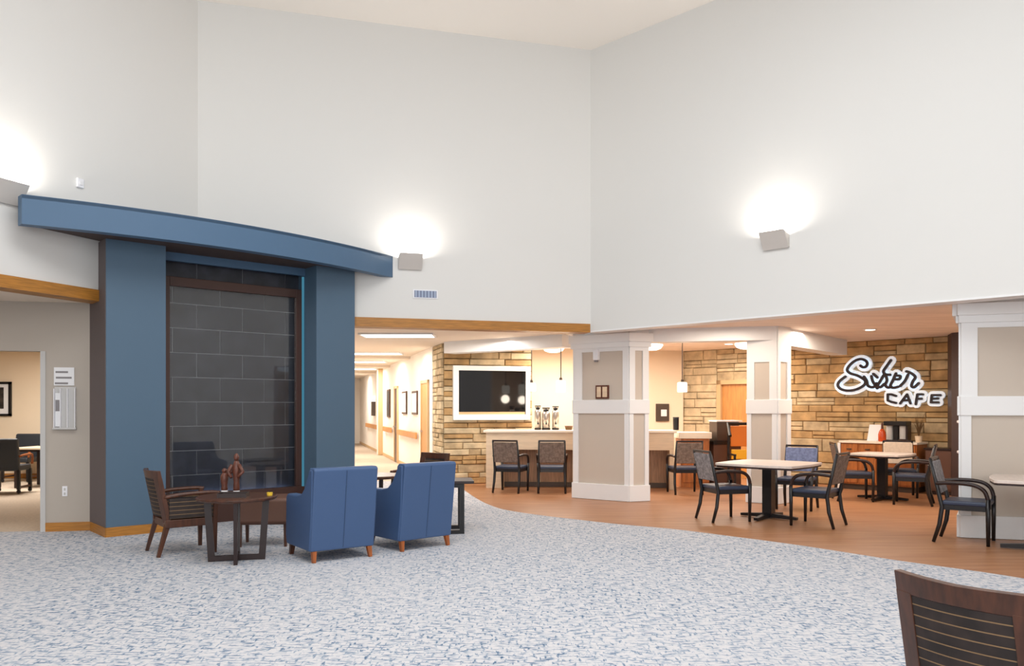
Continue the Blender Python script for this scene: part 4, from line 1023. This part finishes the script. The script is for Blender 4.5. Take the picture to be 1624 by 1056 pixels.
def make_table(label, half, loc, rz, name='dining_table'):
    t = thing(name, label, 'table', loc, rz, 'pale topped dining tables', kind='thing')
    pts = []
    for i in range(4):     # bowed sides with soft corners
        a0 = i*PI/2 + PI/4; a1 = a0 + PI/2
        c0 = Vector((math.cos(a0), math.sin(a0)))*half*1.414; c1 = Vector((math.cos(a1), math.sin(a1)))*half*1.414
        for k in range(8):
            f = 0.03 + 0.94*k/7; m_ = c0.lerp(c1, f); bow = 0.045*math.sin(PI*f)
            pts.append(tuple(m_ + m_.normalized()*bow))
    obj('tabletop', MB().prism(pts, 0.728, 0.762), 'table_top', t, bevel=0.006)
    obj('edge_band', MB().prism([(p[0]*0.985, p[1]*0.985) for p in pts], 0.708, 0.728), 'ebony', t)
    obj('post', MB().box(-0.065,0.065,-0.065,0.065,0.05,0.71), 'black', t)
    obj('mount', MB().box(-0.25,0.25,-0.03,0.03,0.68,0.71).box(-0.03,0.03,-0.25,0.25,0.68,0.71), 'black', t)
    for a_ in (0, PI/2, PI, 3*PI/2):
        c_, s_ = math.cos(a_), math.sin(a_)
        obj('foot', MB().bar((0,0,0.045),(0.40*c_,0.40*s_,0.025),0.08,0.06,w1=0.06,h1=0.035), 'black', t)
    return t
make_table('pale square dining table in front of the second column', 0.535, (3.52,10.98,0), PI/4+0.05)
make_table('pale dining table in front of the sideboard', 0.40, (6.13,13.25,0), PI/4)
make_table('pale dining table cut off beside the panelled end column', 0.46, (5.62,8.45,0), PI/4+0.25)

# ---- side room furniture
def make_office(label, x, y, rz):
    t = thing('caster_chair', label, 'chair', (x,y,0), rz, 'dark chairs on casters in the side room', kind='thing')
    obj('seat', MB().box(-0.27,0.27,-0.25,0.27,0.40,0.50), 'dark_up', t, bevel=0.03, seg=3)
    obj('backrest', MB().xprism([(-0.25,0.46),(-0.17,0.46),(-0.22,0.96),(-0.27,0.98),(-0.31,0.96)], -0.27, 0.27), 'dark_up', t, bevel=0.025, seg=3)
    for sx in (-1,1):
        obj('arm', MB().tube(smooth_pts([(sx*0.285,-0.24,0.66),(sx*0.30,0.0,0.68),(sx*0.30,0.22,0.66),(sx*0.285,0.25,0.5)],4),0.022,8), 'orange_wood', t, smooth=True)
        for sy in (-0.22,0.23):
            lg = obj('leg', MB().bar((sx*0.26,sy,0.42),(sx*0.26,sy,0.07),0.05), 'black', t)
            obj('caster', MB().lathe([(0.005,0.0),(0.03,0.012),(0.035,0.035),(0.03,0.06),(0.01,0.075)],10,(sx*0.26,sy)), 'black', lg)
        obj('stretcher', MB().bar((sx*0.26,-0.22,0.11),(sx*0.26,0.23,0.11),0.035), 'walnut', t)
    return t
X = at(8,0,14.2)[0]
make_office('dark caster chair with its back turned in the side room doorway', X, 14.3, 0.15)
make_office('dark caster chair behind the side room table', at(42,0,16.7)[0], 16.55, PI)
X = at(80,0,15.4)[0]
stb = thing('side_room_table', 'wood edged dark table in the side room', 'table', (X+0.02,15.5,0), 0, kind='thing')
obj('tabletop', MB().box(-0.6,0.6,-0.45,0.45,0.73,0.76), 'pale_wood', stb)
obj('edge_band', MB().box(-0.58,0.58,-0.43,0.43,0.69,0.73), 'ebony', stb)
for sx in (-0.5,0.5):
    for sy in (-0.36,0.36): obj('leg', MB().box(sx-0.035,sx+0.035,sy-0.035,sy+0.035,0,0.69), 'ebony', stb)
